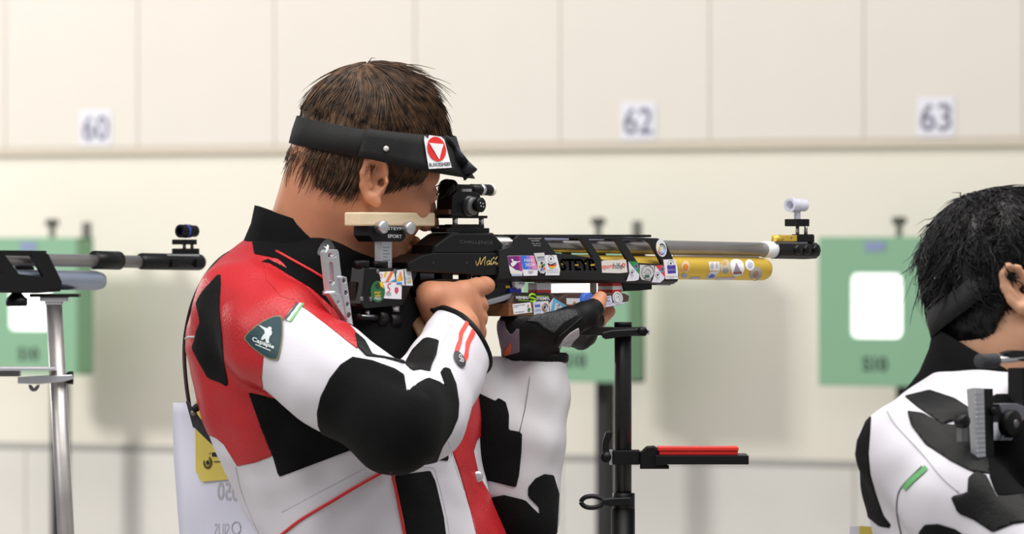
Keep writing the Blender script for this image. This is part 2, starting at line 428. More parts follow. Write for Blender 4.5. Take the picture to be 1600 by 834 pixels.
def muzzle(b):
    a, c = R.rp(1207, 390, 0), R.rp(1272, 391.4, 0); L = np.linalg.norm(c-a)
    b.lathe(a, c-a, [(0, 0.010), (0.003, 0.0128), (L*0.75, 0.0128), (L, 0.0115)], m_ano, 10, smooth=False)
mz = R.part('muzzle_tube', muzzle)
R.part('muzzle_flat', lambda b: R.box(b, 1213, 378.0, 1262, 381.5, -0.006, 0.009, mat('grey_etch', (92, 94, 98), 0.5), 0.0005), mz)
for u in (1250, 1264, 1278): R.part('side_weight', lambda b: R.knob(b, u, 389.5, 0.004, 0.0165, 0.0072, m_ano, 20))
# front sight
def fs_base(b):
    R.box(b, 1216, 367, 1246, 377.5, -0.006, 0.006, m_gold, 0.0015)
    R.cyl(b, 1210, 373, 1221, 372.2, 0.0052, m_gold, 0.002, 8)
gb = R.part('sight_clamp', fs_base, label='gold clamp')
R.part('clamp_screw', lambda b: R.knob(b, 1237, 371, 0.005, 0.0066, 0.0016, m_grey2, 10), gb)
def fs_block(b):
    R.box(b, 1247, 367, 1273, 378.5, -0.007, 0.007, m_ano2, 0.0015)
    for u in (1252, 1261, 1270): R.box(b, u-2, 365.8, u+2, 369, -0.007, 0.007, m_ano2, 0.0006)
R.part('sight_block', fs_block)
for u in (1246, 1259): R.part('sight_post', lambda b: b.lathe(R.rp(u, 368, 0.0), (0, 0, 1), [(0, 0.0026), (0.0155, 0.0026)], m_steel, 12))
R.part('sight_bridge', lambda b: R.box(b, 1246, 342, 1265, 353.5, -0.011, 0.011, m_ano2, 0.001))
R.part('sight_stem', lambda b: R.box(b, 1246, 329, 1251, 342, -0.003, 0.003, m_clear, 0.0005))
front_sight(R, 1245, 320.5, True)

# receiver
RT = 0.021
b = MB(); R.plate(b, [(638, 410), (661, 398), (680, 394.5), (800, 394.5), (800, 429), (752, 430), (658, 425), (640, 424)], RT, [(-RT, RT)], m_ano, bevel=0.002)
rec = b.build('receiver', rf)
b = MB(); R.plate(b, [(678, 394.8), (679.5, 383), (703, 366), (709, 363.5), (771.6, 363.5), (786, 380), (786, 394.8)], 0.0195, [(-0.0195, 0.0195)], m_ano, bevel=0.003)
topb = b.build('receiver_top', rf)
b = MB(); R.text(b, 'CHALLENGE', [(719, 380), (770, 381.5), (770, 376.5), (719, 375)], 0.0198, clr(92, 92, 95), -0.015); b.build('lettering', topb)
b = MB(); R.plate(b, [(786, 394), (797, 383), (806, 378), (826, 376.5), (827, 392)], 0.0225, [(-0.0225, 0.0225)], m_ano, bevel=0.002); b.build('loading_cover', rf)
b = MB(); R.plate(b, [(636, 411), (646, 405), (661, 398.2), (661, 403), (648, 412)], 0.016, [(-0.016, 0.0165)], mat('tang_brown', (60, 44, 34), 0.4), bevel=0.001); b.build('tang', rf)
sig = [[(845, 472), (846, 490), (852, 496), (860, 478), (866, 457), (866, 480), (868, 492), (880, 468), (893, 452), (888, 480), (889, 497)],
       [(912, 470), (900, 480), (901, 493), (912, 486), (915, 472), (914, 492), (922, 484)], [(926, 462), (920, 478), (922, 492), (932, 484), (934, 474), (936, 490)],
       [(938, 484), (944, 478), (945, 492), (954, 482), (955, 500), (960, 505)], [(930, 462), (936, 456), (942, 466), (952, 452)]]
def sign(b):
    for st in sig:
        p2 = catmull(crop(480, 260, 3.206, st), 4); b.tube([R.rp(u, v, RT+0.0004) for u, v in p2], 0.0005, clr(214, 186, 110), 5)
R.part('signature', sign, rec)
for u, v in ((678, 412), (730, 412)): R.part('screw', lambda b: R.knob(b, u, v, RT-0.002, RT+0.0006, 0.0028, m_dark, 12), rec)
# trigger guard, grip
b = MB(); R.plate(b, [(752, 428), (803, 428), (803, 446), (779, 466), (757, 469), (749, 465), (749, 461), (768, 459), (776, 447), (774, 438), (752, 437)], 0.008, [(-0.008, 0.008)], m_ano, bevel=0.001); b.build('trigger_guard', rf)
b = MB(); R.plate(b, [(756, 471), (785, 463), (803, 457.5), (803, 464), (787, 470.5), (756, 479)], 0.014, [(-0.014, 0.014)], mat('grey_alu', (158, 160, 166), 0.4, 0.5), bevel=0.001); b.build('lower_rail', rf)
b = MB(); b.tube(catmull([R.rp(745, 430, 0), R.rp(744, 440, 0), R.rp(748, 448, 0), R.rp(746, 455, 0)], 4), 0.0022, m_steel, 8); b.build('trigger', rf)
b = MB()
for u0, u1 in ((691, 708), (729, 737)): R.box(b, u0, 424, u1, 440, -0.006, 0.008, m_ano2, 0.001)
b.build('grip_post', rf)
b = MB(); R.plate(b, [(668, 437.5), (690, 436), (744, 436), (750, 446), (744, 470), (752, 512), (748, 528), (722, 530), (706, 500), (690, 460), (672, 446)], 0.012, [(-0.022, 0.012)], m_walnut, bevel=0.006); gr = b.build('pistol_grip', rf, label='dark wooden pistol grip')
b = MB(); R.plate(b, [(668, 438.5), (690, 435), (722, 436), (722, 440), (690, 443)], 0.013, [(-0.02, 0.013)], mat('grip_cap', (40, 26, 20), 0.4), bevel=0.0012); b.build('grip_cap', gr)

# rear sight
b = MB(); R.box(b, 698, 356, 765, 363.5, -0.013, 0.013, m_ano2, 0.001); R.box(b, 705, 351, 757, 357, -0.011, 0.011, m_ano2, 0.001)
for u in (716, 726, 736, 746): R.box(b, u, 350.2, u+5, 353, -0.0112, 0.0112, m_ano2, 0.0004)
rail = b.build('sight_rail', rf)
for u in (711, 752): R.part('sight_post', lambda b: b.lathe(R.rp(u, 352, 0.006), (0, 0, 1), [(0, 0.0035), (0.011, 0.0035)], m_alu, 12))
R.part('sight_plate', lambda b: R.box(b, 703, 336.5, 762, 341, -0.012, 0.011, m_ano2, 0.0008))
b = MB(); R.plate(b, [(706, 337), (707, 306), (714, 298), (734, 296), (750, 303), (752, 312), (748, 337)], 0.013, [(-0.013, 0.013)], m_ano, bevel=0.001); rs = b.build('rear_sight_body', rf)
R.part('sight_shim', lambda b: R.box(b, 701, 327, 706, 335, -0.012, 0.012, mat('brown_shim', (92, 62, 50), 0.5), 0.0006), rs)
def drum(b):
    R.knob(b, 741, 322, 0.012, 0.0215, 0.0120, m_grey2, 22); R.knob(b, 735, 322, 0.010, 0.014, 0.0135, m_grey2, 22)
dr = R.part('windage_drum', drum)
R.part('windage_knob', lambda b: R.knob(b, 753, 320, 0.0205, 0.031, 0.0098, m_ano2, 18, True), dr)
def marks(b):
    for dx, dy in ((-2, -3), (2, -2), (-1, 2), (3, 3)): R.knob(b, 753+dx, 320+dy, 0.0305, 0.0314, 0.0009, m_white, 8)
R.part('dial_mark', marks, dr)
def iris(b):
    R.cyl(b, 694, 294.5, 706, 295, 0.0126, m_ano2, 0, 28, [(0, 0.55), (0.05, 0.92), (0.25, 1), (0.45, 1), (0.5, 0.9), (0.6, 0.98), (0.95, 0.98), (1, 0.8)])
    R.cyl(b, 706, 295, 735, 295.5, 0.0062, m_ano2, 0, 20)
    R.box(b, 714, 288.5, 737, 300, -0.007, 0.007, m_ano, 0.001)
ir = R.part('iris', iris)
R.part('iris_label', lambda b: R.box(b, 722, 295, 737, 299.5, 0.007, 0.0134, clr(150, 150, 150), 0.0004), ir)
def ftube(b): R.cyl(b, 735, 296, 767, 296.8, 0.0073, m_ano2, 0, 22)
ft = R.part('filter_tube', ftube)
R.part('silver_band', lambda b: R.cyl(b, 749, 296.4, 754, 296.5, 0.0077, m_alu, 0, 22), ft)
R.part('front_lens', lambda b: R.cyl(b, 765, 296.8, 769, 296.8, 0.0079, m_glass, 0, 22), ft)
R.part('wire_loop', lambda b: b.tube(catmull([R.rp(u, v, t) for u, v, t in ((712, 283, 0.004), (704, 293, 0.014), (694, 306, 0.014), (684, 311, 0.008), (679, 302, 0.0), (681, 292, -0.004), (690, 288, -0.004))], 5), 0.0008, m_ano2, 6), ir)

# cheek piece
def ckb(b):
    R.box(b, 563, 331.5, 680, 353, -0.010, 0.0165, m_wood, 0.002)
R.part('cheek_piece', ckb, label='pale wooden cheek block')
b = MB(); R.plate(b, [(577, 353), (634, 353), (634, 372), (628, 377.5), (584, 377.5), (577, 368)], 0.016, [(-0.010, 0.016)], m_ano2, bevel=0.001); brk = b.build('cheek_bracket', rf)
b = MB(); R.text(b, 'STEYR', [(606, 359), (629, 359.6), (629, 354.6), (606, 354)], 0.0163, clr(205, 205, 208), 0.01); R.text(b, 'SPORT', [(606, 371.5), (628, 372), (628, 366.6), (606, 366)], 0.0163, clr(205, 205, 208), 0.01); b.build('lettering', brk)
for u, v in ((602, 354.5), (644, 356)): R.part('clamp_knob', lambda b: R.knob(b, u, v, 0.016, 0.0285, 0.0085, m_alu, 22, True), brk)
b = MB(); R.box(b, 597, 376, 613, 419, -0.007, 0.006, m_alu, 0.0012); colm = b.build('cheek_column', rf)
def ticks(b):
    for k in range(6): R.box(b, 599, 386+k*5, 606 if k % 2 else 609, 386.7+k*5, 0.0061, 0.0063, clr(70, 70, 74), 0)
R.part('scale_mark', ticks, colm)
# stock block
b = MB(); R.plate(b, [(571, 418), (636, 419.5), (646, 413), (660, 407), (657, 416), (631, 477), (572, 482), (565, 474)], 0.016, [(-0.008, 0.016)], m_ano, bevel=0.002); stk = b.build('stock_block', rf)
for u, v in ((561, 411), (590, 412)):
    R.part('top_knob', lambda b: b.lathe(R.rp(u+4, v+8, 0.004), (0, 0, 1), [(0, 0.010), (0.009, 0.010), (0.010, 0.009)], m_ano2, 18))
for u, v in ((566, 467), (580, 467), (591, 424), (618, 424)): R.part('screw', lambda b: R.knob(b, u, v, 0.0155, 0.0168, 0.0032, m_grey2, 12), stk)
b = MB(); R.plate(b, [(556, 440), (575, 440), (572, 482), (556, 478)], 0.006, [(-0.006, 0.006)], m_ano2, bevel=0.001); b.build('butt_slide', rf)
def clampcyl(b):
    R.cyl(b, 588, 497, 599, 497.5, 0.0105, m_ano2, 0.004, 20); R.cyl(b, 606, 501, 620, 501.5, 0.0098, m_ano2, 0.004, 20); R.cyl(b, 560, 494, 630, 500, 0.0045, m_ano2, 0.004, 12)
cc = R.part('balance_clamp', clampcyl)
R.part('clamp_screw', lambda b: b.lathe(R.rp(617, 487, 0.004), (0, 0, 1), [(0, 0.0062), (0.008, 0.0062), (0.0085, 0.0055)], m_alu, 16), cc)
R.part('small_screw', lambda b: b.lathe(R.rp(574, 491, 0.004), (0, 0, 1), [(0, 0.003), (0.005, 0.003)], m_alu, 12), cc)
R.part('rod', lambda b: R.cyl(b, 563, 493.5, 584, 494, 0.0025, m_alu, 0.006, 10), cc)
# butt plate
b = MB(); R.plate(b, [(509, 394), (512, 390), (527, 389.5), (529.5, 393), (536, 450), (541, 492), (531, 480), (516, 458)], 0.018, [(0.008, 0.018)], m_alu, [rrect(513, 395, 525, 402, 3), [(514, 412), (517, 408), (520.5, 411), (523, 440), (520, 445), (517, 442)]], 0.0008); bp1 = b.build('butt_hook', rf, label='slotted silver butt hook')
b = MB(); R.plate(b, [(532.5, 433), (536, 431), (542, 433), (552, 508), (543, 504)], 0.022, [(0.010, 0.022)], m_alu, [ell(538, 438, 3, 4, 14), ell(541, 457, 2.8, 3.8, 14), ell(543.5, 475, 2.5, 3.5, 14), ell(545.5, 492, 3.2, 4.5, 14)], 0.0008); b.build('butt_plate', rf, label='perforated silver butt plate')
R.part('adjust_wheel', lambda b: b.lathe(R.rp(515, 461, 0.012), (0, 0, 1), [(0, 0.009), (0.005, 0.009)], m_alu, 22), bp1)
b = MB(); R.plate(b, [(514, 458), (531, 459), (536, 470), (541, 500), (530, 484)], 0.020, [(0.012, 0.0205)], m_alu, [ell(528, 472, 2.5, 3, 12)], 0.0008); b.build('butt_bracket', rf)
for u, v in ((518, 440), (541.5, 457), (543.8, 474)): R.part('screw', lambda b: R.knob(b, u, v, 0.012, 0.0205, 0.002, m_grey2, 10), bp1)

# riser block with palm rest below the fore-end
RB = 0.021
b = MB(); R.plate(b, [(795, 474), (862, 472), (930, 480), (925, 487), (838, 493), (795, 494)], RB, [(-RB, RB)], m_walnut, bevel=0.001); rb = b.build('palm_rest', rf, label='brown wooden palm rest')
b = MB(); R.plate(b, [(796, 474.5), (805, 457), (862, 457.5), (874, 466.5), (887, 458), (918, 457), (926, 462), (945, 457), (976, 458), (984, 462), (982, 471), (930, 482), (862, 474)], 0.0185, [(-0.0185, 0.0185)], m_brownp, bevel=0.0012); b.build('riser', rf)
b = MB(); R.plate(b, [(930, 483), (940, 474), (982, 471.5), (970, 476)], 0.0185, [(-0.0185, 0.0187)], clr(206, 206, 232)); b.build('riser_tip', rf)
def brick(name, u0, v0, u1, v1, bands, hw, studs):
    b = MB(); n = len(bands)
    for i, c in enumerate(bands): R.box(b, u0, v0+(v1-v0)*i/n, u1, v0+(v1-v0)*(i+1)/n, -hw, hw, clr(*c), 0.0003)
    for k in range(studs):
        for tt in (-hw*0.5, hw*0.5): b.lathe(R.rp(u0+(u1-u0)*(k+0.5)/studs, v0+1, tt)+np.array([0, 0, -0.0005]), (0, 0, 1), [(0, 0.0024), (0.0022, 0.0024)], clr(*bands[0]), 12)
    return b.build(name, rf)
brick('toy_brick', 839, 442, 861, 458, [(238, 238, 242), (238, 238, 242), (222, 60, 70)], 0.0075, 2)
brick('toy_brick', 957, 441, 971, 458, [(226, 50, 36), (240, 238, 240), (226, 50, 36)], 0.0125, 1)
brick('toy_brick', 797, 449, 815, 461, [(34, 50, 170)], 0.010, 2)
R.part('yellow_brick', lambda b: R.box(b, 791, 446, 797, 450, 0.0, 0.010, clr(230, 190, 40), 0.0004))
def ghost(b):
    R.plate(b, crop(750, 430, 5.56, [(297, 60), (300, 42), (325, 38), (372, 45), (390, 62), (385, 92), (372, 96), (362, 112), (350, 122), (340, 108), (328, 124), (315, 108), (303, 104)]), 0.012, [(0.004, 0.013)], m_white, bevel=0.0012)
gh = R.part('white_toy', ghost)
def gheye(b):
    for x in (350, 376):
        c = crop(750, 430, 5.56, [(x-9, 78), (x-4, 66), (x+4, 66), (x+9, 78)]); b.tube([R.rp(u, v, 0.0132) for u, v in catmull(c, 3)], 0.0004, m_dark, 5)
R.part('toy_eye', gheye, gh)
b = MB(); R.box(b, 853, 438.5, 940, 442.5, -0.012, 0.008, clr(206, 204, 192), 0.0006); R.box(b, 927, 441, 932.5, 460, -0.003, 0.003, clr(176, 170, 150), 0.0006); b.build('accessory_rail', rf)
b = MB(); R.plate(b, [(972, 440), (1019, 441), (1019, 452), (1000, 454), (976, 455)], 0.012, [(-0.010, 0.012)], m_ano2, bevel=0.001); b.build('rail_clamp', rf)
R.part('clamp_washer', lambda b: R.box(b, 971, 444, 974, 454, -0.008, 0.010, m_white, 0.0005))
b = MB(); R.plate(b, [(1028, 440), (1050, 441), (1048, 446), (1026, 445)], 0.010, [(-0.01, 0.010)], clr(186, 188, 206)); b.build('under_tape', rf)

# stickers on the fore-end, the stock, the palm rest: one thin sheet each, print on top
def sticker(poly, t, base, prints=(), parent=fore, name='sticker'):
    b = MB(); R.plate(b, poly, t+0.0003, [(t, t+0.0003)], base, bevel=0.0)
    for i, pr in enumerate(prints):
        if pr[0] == 'p': R.flat(b, pr[1], t+0.0005+0.00012*i, pr[2])
        elif pr[0] == 't': R.text(b, pr[1], pr[2], t+0.0005+0.00012*i, pr[3], *(pr[4:] if len(pr) > 4 else ()))
        elif pr[0] == 'l': b.tube([R.rp(u, v, t+0.0005) for u, v in pr[1]], pr[3], pr[2], 4)
    return b.build(name, parent)
A = lambda pts: crop(780, 360, 8.889, pts)
B_ = lambda pts: crop(920, 360, 8.34, pts)
C_ = lambda pts: crop(750, 430, 5.56, pts)
G_ = lambda pts: crop(480, 320, 4.168, pts)
cw, cp, cpk = clr(238, 238, 244), clr(120, 36, 118), clr(176, 60, 150)
cb, cv, ck, cgr = clr(30, 120, 226), clr(150, 120, 220), clr(236, 140, 190), clr(150, 150, 160)
cdk, crd, cgn, cye = clr(40, 42, 52), clr(216, 50, 44), clr(40, 140, 66), clr(240, 196, 40)
st = FE_T
sticker(A([(118, 352), (308, 348), (328, 545), (318, 632), (180, 635), (145, 540)]), st, cw, [
    ('p', A([(120, 356), (306, 352), (327, 545), (318, 562), (230, 545), (170, 500), (138, 480)]), cp), ('p', A([(268, 352), (306, 352), (327, 545), (318, 562), (280, 556)]), cpk),
    ('p', A([(165, 398), (192, 392), (196, 420), (250, 430), (290, 424), (290, 434), (246, 446), (228, 470), (196, 500), (182, 498), (160, 470), (165, 450), (186, 440)]), cw),
    ('p', A([(150, 565), (320, 575), (316, 605), (160, 600)]), clr(236, 228, 210)), ('p', A([(165, 602), (314, 606), (313, 622), (176, 624)]), clr(178, 200, 240))])
sticker(A([(305, 348), (480, 348), (537, 540), (530, 625), (338, 630), (328, 545)]), st, cw, [
    ('p', A([(306, 350), (370, 350), (400, 538), (332, 538)]), cb), ('p', A([(370, 350), (425, 350), (465, 538), (400, 538)]), cv), ('p', A([(425, 350), (479, 350), (535, 538), (465, 538)]), ck),
    ('t', 'PARIS', A([(352, 438), (482, 434), (476, 392), (346, 396)]), cw, 0.01), ('t', '2024', A([(362, 500), (494, 496), (488, 452), (356, 456)]), cw, 0.01),
    ('l', A(ell(418, 572, 14, 12, 12)+[(432, 572)]), cgr, 0.0003), ('l', A(ell(436, 585, 14, 12, 12)+[(450, 585)]), cgr, 0.0003), ('l', A(ell(454, 572, 14, 12, 12)+[(468, 572)]), cgr, 0.0003)])
sticker(A([(480, 315), (625, 308), (635, 350), (660, 480), (655, 560), (620, 598), (575, 590), (540, 545), (525, 440)]), st+0.0004, clr(214, 214, 214), [
    ('p', A([(525, 366), (622, 362), (624, 372), (527, 376)]), cdk), ('p', A([(530, 388), (630, 382), (631, 390), (531, 396)]), clr(120, 150, 210)), ('p', A([(540, 408), (632, 402), (633, 408), (541, 414)]), cgr),
    ('p', A(ell(592, 450, 14, 18, 12)), cdk), ('p', A(ell(625, 475, 14, 16, 12)), cgn), ('p', A(ell(570, 492, 14, 16, 12)), cye), ('p', A(ell(602, 498, 14, 22, 12)), cdk), ('p', A(ell(628, 530, 14, 18, 12)), clr(216, 96, 40)), ('p', A(ell(592, 542, 16, 14, 12)), clr(60, 90, 210))])
sticker(A([(640, 342), (795, 340), (846, 540), (836, 622), (642, 622), (652, 540)]), st, cw, [
    ('l', A(ell(718, 392, 42, 48, 20)+[(760, 392)]), cgr, 0.0003), ('p', A(ell(720, 392, 11, 17, 12)), cdk),
    ('p', A([(668, 448), (720, 470), (790, 440), (795, 450), (730, 486), (680, 472)]), cdk), ('p', A([(680, 472), (730, 486), (795, 462), (798, 478), (735, 502), (690, 492)]), crd), ('p', A([(690, 492), (735, 502), (798, 486), (790, 506), (740, 522), (705, 512)]), cye),
    ('t', 'WORLD CUP', A([(665, 560), (825, 555), (822, 532), (662, 538)]), cgr), ('t', 'MUNICH', A([(668, 590), (830, 586), (828, 568), (666, 572)]), cgr)])
b = MB(); R.text(b, 'STEYR', A([(858, 556), (1362, 556), (1345, 392), (848, 388)]), st+0.0004, mat('cut_letter', (3, 3, 3), 0.9, spec=0.0), 0.03)
for poly in ([(862, 452), (893, 470), (885, 482), (862, 466)], [(1052, 470), (1104, 468), (1104, 488), (1054, 490)], [(1190, 452), (1212, 450), (1210, 466), (1192, 464)], [(1270, 468), (1326, 462), (1326, 488), (1268, 492)]):
    R.flat(b, A(poly), st+0.0006, m_gold)
b.build('lettering', fore)
b = MB(); R.text(b, 'STEYR SPORT', A([(402, 122), (590, 122), (590, 104), (402, 104)]), st+0.0005, clr(200, 200, 204), 0.005); R.text(b, 'AUSTRIA', A([(445, 150), (560, 150), (560, 133), (445, 133)]), st+0.0005, clr(200, 200, 204))
R.text(b, 'CAL. 4,5mm', A([(450, 188), (580, 190), (580, 172), (450, 170)]), st+0.0005, clr(180, 180, 184)); R.text(b, '300 bar', A([(472, 216), (580, 218), (580, 200), (472, 198)]), st+0.0005, clr(180, 180, 184)); b.build('small_print', fore)
sticker(B_([(165, 405), (190, 388), (485, 380), (506, 545), (400, 556), (175, 550)]), st, clr(226, 220, 216), [
    ('t', 'sport', B_([(178, 520), (322, 512), (318, 440), (174, 448)]), clr(226, 84, 52), 0.012), ('t', 'hilfe', B_([(322, 498), (438, 500), (432, 420), (318, 422)]), cdk), ('p', B_(ell(454, 452, 22, 30, 16)), clr(214, 62, 44)), ('t', '8', B_([(446, 470), (464, 468), (461, 434), (443, 436)]), cw)])
def tri(pts, tripts, col, dot):
    sticker(B_(pts), st, clr(226, 226, 236), [('p', B_(tripts), col), ('p', B_(ell(dot[0], dot[1], 26, 40, 16)), clr(96, 150, 190)), ('p', B_(ell(dot[0], dot[1]-6, 17, 22, 12)), clr(130, 52, 84)),
        ('l', B_(ell(dot[2], dot[3], 26, 38, 16)+[(dot[2]+26, dot[3])]), cgr, 0.0003), ('p', B_(ell(dot[2], dot[3], 10, 15, 10)), cdk), ('t', 'ISSF', B_([(dot[2]-24, dot[3]+66), (dot[2]+14, dot[3]+64), (dot[2]+14, dot[3]+52), (dot[2]-24, dot[3]+54)]), cgr)])
tri([(515, 405), (640, 405), (664, 560), (650, 640), (600, 655), (492, 660), (530, 560)], [(520, 406), (640, 405), (664, 575)], cgn, (620, 470, 566, 545))
sticker(B_([(665, 445), (850, 455), (858, 560), (800, 655), (690, 640), (668, 600)]), st, clr(206, 206, 206), [('l', B_(ell(768, 545, 78, 92, 24)+[(846, 545)]), clr(90, 90, 96), 0.0005), ('l', B_([(716, 552), (770, 498), (808, 540), (808, 570)]), clr(90, 90, 96), 0.0004), ('p', B_([(728, 578), (792, 574), (792, 612), (730, 614)]), clr(60, 104, 96)), ('t', 'Home', B_([(740, 566), (792, 562), (792, 544), (740, 548)]), clr(90, 100, 110))])
tri([(865, 458), (978, 450), (997, 600), (975, 640), (930, 678), (822, 675), (862, 560)], [(868, 458), (978, 450), (997, 612)], clr(222, 60, 50), (958, 508, 898, 578))
sticker(B_([(970, 378), (1130, 375), (1166, 540), (1162, 632), (1000, 632), (990, 500)]), st, cw, [('p', B_([(1020, 455), (1130, 448), (1136, 555), (1030, 562)]), clr(76, 56, 160)), ('l', B_(ell(1070, 425, 38, 38, 16)+[(1108, 425)]), cgr, 0.0003), ('p', B_(ell(1070, 427, 10, 14, 10)), clr(20, 70, 50)), ('t', 'BAKU', B_([(1036, 524), (1126, 520), (1124, 500), (1034, 504)]), clr(200, 196, 230)), ('p', B_([(1005, 596), (1155, 592), (1155, 598), (1005, 602)]), cgr), ('p', B_([(1050, 614), (1110, 612), (1110, 618), (1050, 620)]), cgr)])
o10 = ell(947, 230, 66, 114, 28, -0.18)
def arc(a0, a1, c, w=0.0009):
    return ('l', B_([(950+46*math.cos(a), 242+66*math.sin(a)) for a in np.linspace(math.radians(a0), math.radians(a1), 8)]), c, w)
sticker(B_(o10), st, cw, [arc(160, 230, cye), arc(230, 290, cdk), arc(290, 360, cgn), arc(0, 60, clr(50, 150, 220)), arc(60, 110, clr(60, 90, 200)), arc(110, 160, crd), ('l', B_(ell(950, 242, 28, 42, 18)+[(978, 242)]), cgr, 0.0004), ('t', 'ISSF', B_([(932, 250), (968, 258), (968, 236), (932, 228)]), cgr)])
# stock stickers
sk = 0.016
sticker(G_([(468, 436), (566, 432), (576, 500), (482, 503)]), sk, cw, [('p', G_([(506, 436), (524, 435), (512, 470), (498, 470)]), cye), ('p', G_([(544, 434), (566, 433), (530, 500), (510, 500)]), clr(236, 120, 60)), ('p', G_([(540, 500), (574, 482), (576, 500)]), clr(80, 160, 210)), ('l', G_(ell(482, 462, 9, 12, 12)+[(491, 462)]), crd, 0.0003)], stk)
sticker(G_([(578, 426), (674, 412), (688, 526), (582, 522)]), sk, clr(226, 228, 232), [('p', G_([(608, 428), (622, 490), (584, 500)]), clr(240, 120, 50)), ('p', G_([(604, 446), (612, 492), (584, 500)]), cye), ('p', G_([(584, 504), (618, 504), (618, 518), (584, 518)]), clr(80, 140, 210)), ('p', G_([(628, 422), (632, 420), (644, 520), (638, 520)]), clr(60, 60, 64)), ('t', 'SUHL', G_([(640, 486), (680, 486), (678, 470), (638, 470)]), cgr), ('p', G_([(654, 492), (680, 492), (680, 504), (654, 504)]), clr(210, 180, 120))], stk)
sticker(G_([(482, 506), (575, 502), (616, 530), (614, 614), (500, 608)]), sk-0.0001, cw, [('l', G_(catmull([(545, 512), (528, 516), (526, 534), (538, 546), (536, 562), (522, 566)], 4)), clr(220, 60, 80), 0.0008), ('p', G_([(572, 538), (592, 536), (596, 560), (582, 582), (570, 562)]), clr(212, 70, 110)), ('p', G_([(510, 572), (550, 574), (550, 579), (510, 577)]), cgr), ('p', G_([(512, 584), (548, 586), (548, 590), (512, 588)]), cgr)], stk)
sticker(G_(ell(460, 564, 47, 70, 26)), sk+0.0004, clr(40, 104, 60), [('p', G_([(440, 520), (462, 506), (478, 524), (470, 548), (452, 546)]), clr(26, 60, 40)), ('p', G_([(470, 500), (494, 506), (500, 544), (478, 530)]), cye), ('t', 'MSP', G_([(440, 584), (478, 584), (478, 564), (440, 564)]), cye), ('p', G_([(440, 590), (480, 588), (480, 594), (440, 596)]), cye), ('t', 'MED', G_([(440, 618), (480, 618), (480, 600), (440, 600)]), cw)], stk)
# palm rest stickers
sp_ = 0.0188
sticker(C_([(300, 148), (600, 152), (624, 205), (616, 244), (304, 240)]), sp_, clr(24, 26, 24), [('t', 'WEINBAU', C_([(310, 206), (424, 206), (424, 180), (310, 180)]), cw, 0.02), ('t', 'STREMPFL', C_([(492, 214), (610, 216), (606, 188), (490, 186)]), cw, 0.02),
    ('l', C_(catmull([(478, 172), (452, 163), (430, 176), (434, 194), (472, 204), (482, 218), (462, 230), (438, 226)], 4)), clr(160, 220, 40), 0.0014), ('l', C_([(330, 216), (436, 222)]), clr(160, 220, 40), 0.0004), ('l', C_([(480, 180), (600, 182)]), clr(160, 220, 40), 0.0004)], rb)
sticker(C_([(283, 252), (438, 234), (453, 322), (294, 340)]), RB, cw, [('p', C_([(290, 262), (392, 250), (393, 256), (291, 268)]), cgr), ('p', C_([(292, 276), (330, 272), (331, 277), (293, 281)]), cgr), ('p', C_([(300, 320), (385, 310), (386, 315), (301, 325)]), cgr), ('p', C_(ell(427, 298, 12, 18, 14)), clr(60, 120, 50)), ('p', C_(ell(420, 262, 8, 10, 10)), clr(206, 130, 90))], rb)
sticker(C_([(462, 230), (594, 222), (604, 335), (470, 345)]), RB+0.0004, clr(220, 224, 238), [('p', C_([(474, 240), (522, 236), (525, 274), (477, 278)]), clr(80, 110, 200)), ('p', C_([(476, 244), (520, 240), (521, 250), (477, 254)]), cw), ('t', 'OOO', C_([(480, 314), (530, 310), (528, 288), (478, 292)]), clr(80, 110, 200)), ('l', C_(ell(564, 276, 26, 34, 18)+[(590, 276)]), clr(206, 140, 60), 0.0006), ('l', C_(ell(564, 276, 18, 26, 16)+[(582, 276)]), cgr, 0.0005), ('p', C_(ell(564, 276, 9, 14, 12)), cdk), ('t', '2018', C_([(490, 338), (526, 335), (526, 325), (490, 328)]), cdk)], rb)
sticker(C_([(600, 250), (640, 195), (800, 296), (745, 316), (612, 330)]), RB+0.0002, clr(214, 216, 224), [('p', C_([(640, 196), (800, 296), (760, 298), (660, 232), (640, 312), (616, 312)]), clr(96, 178, 220)), ('l', C_(catmull([(668, 262), (684, 252), (690, 268), (672, 288), (690, 300), (712, 296)], 4)), cgr, 0.0008)], rb)
sticker(C_([(750, 198), (888, 200), (890, 286), (872, 300), (756, 298)]), sp_+0.0002, clr(224, 222, 226), [('p', C_([(822, 226), (848, 254), (822, 284), (798, 254)]), clr(150, 70, 90)), ('p', C_([(822, 234), (840, 254), (822, 276), (806, 254)]), cye), ('p', C_(ell(822, 254, 10, 12, 10)), clr(90, 60, 120))], rb)
b = MB(); R.plate(b, C_(catmull([(900, 180), (930, 152), (970, 158), (982, 190), (960, 240), (905, 255), (892, 230)], 4, True)), 0.024, [(0.017, 0.0245)], clr(70, 116, 216), bevel=0.001); b.build('blue_pad', rf)
sticker(C_([(1052, 190), (1138, 176), (1150, 238), (1060, 256)]), sp_, clr(224, 226, 238), [('p', C_([(1066, 196), (1130, 186), (1131, 194), (1067, 204)]), clr(80, 110, 200)), ('p', C_([(1068, 214), (1082, 212), (1083, 224), (1069, 226)]), clr(236, 120, 50)), ('t', 'GfK', C_([(1080, 240), (1140, 230), (1138, 206), (1078, 216)]), clr(80, 110, 200))], rb)
sticker(C_(ell(1197, 196, 44, 56, 24, -0.2)), sp_, clr(222, 228, 230), [('l', C_(ell(1197, 196, 32, 42, 18, -0.2)+[(1228, 190)]), cgr, 0.0004), ('l', C_([(1180, 200), (1196, 176), (1214, 196), (1210, 224)]), cgr, 0.0004)], rb)
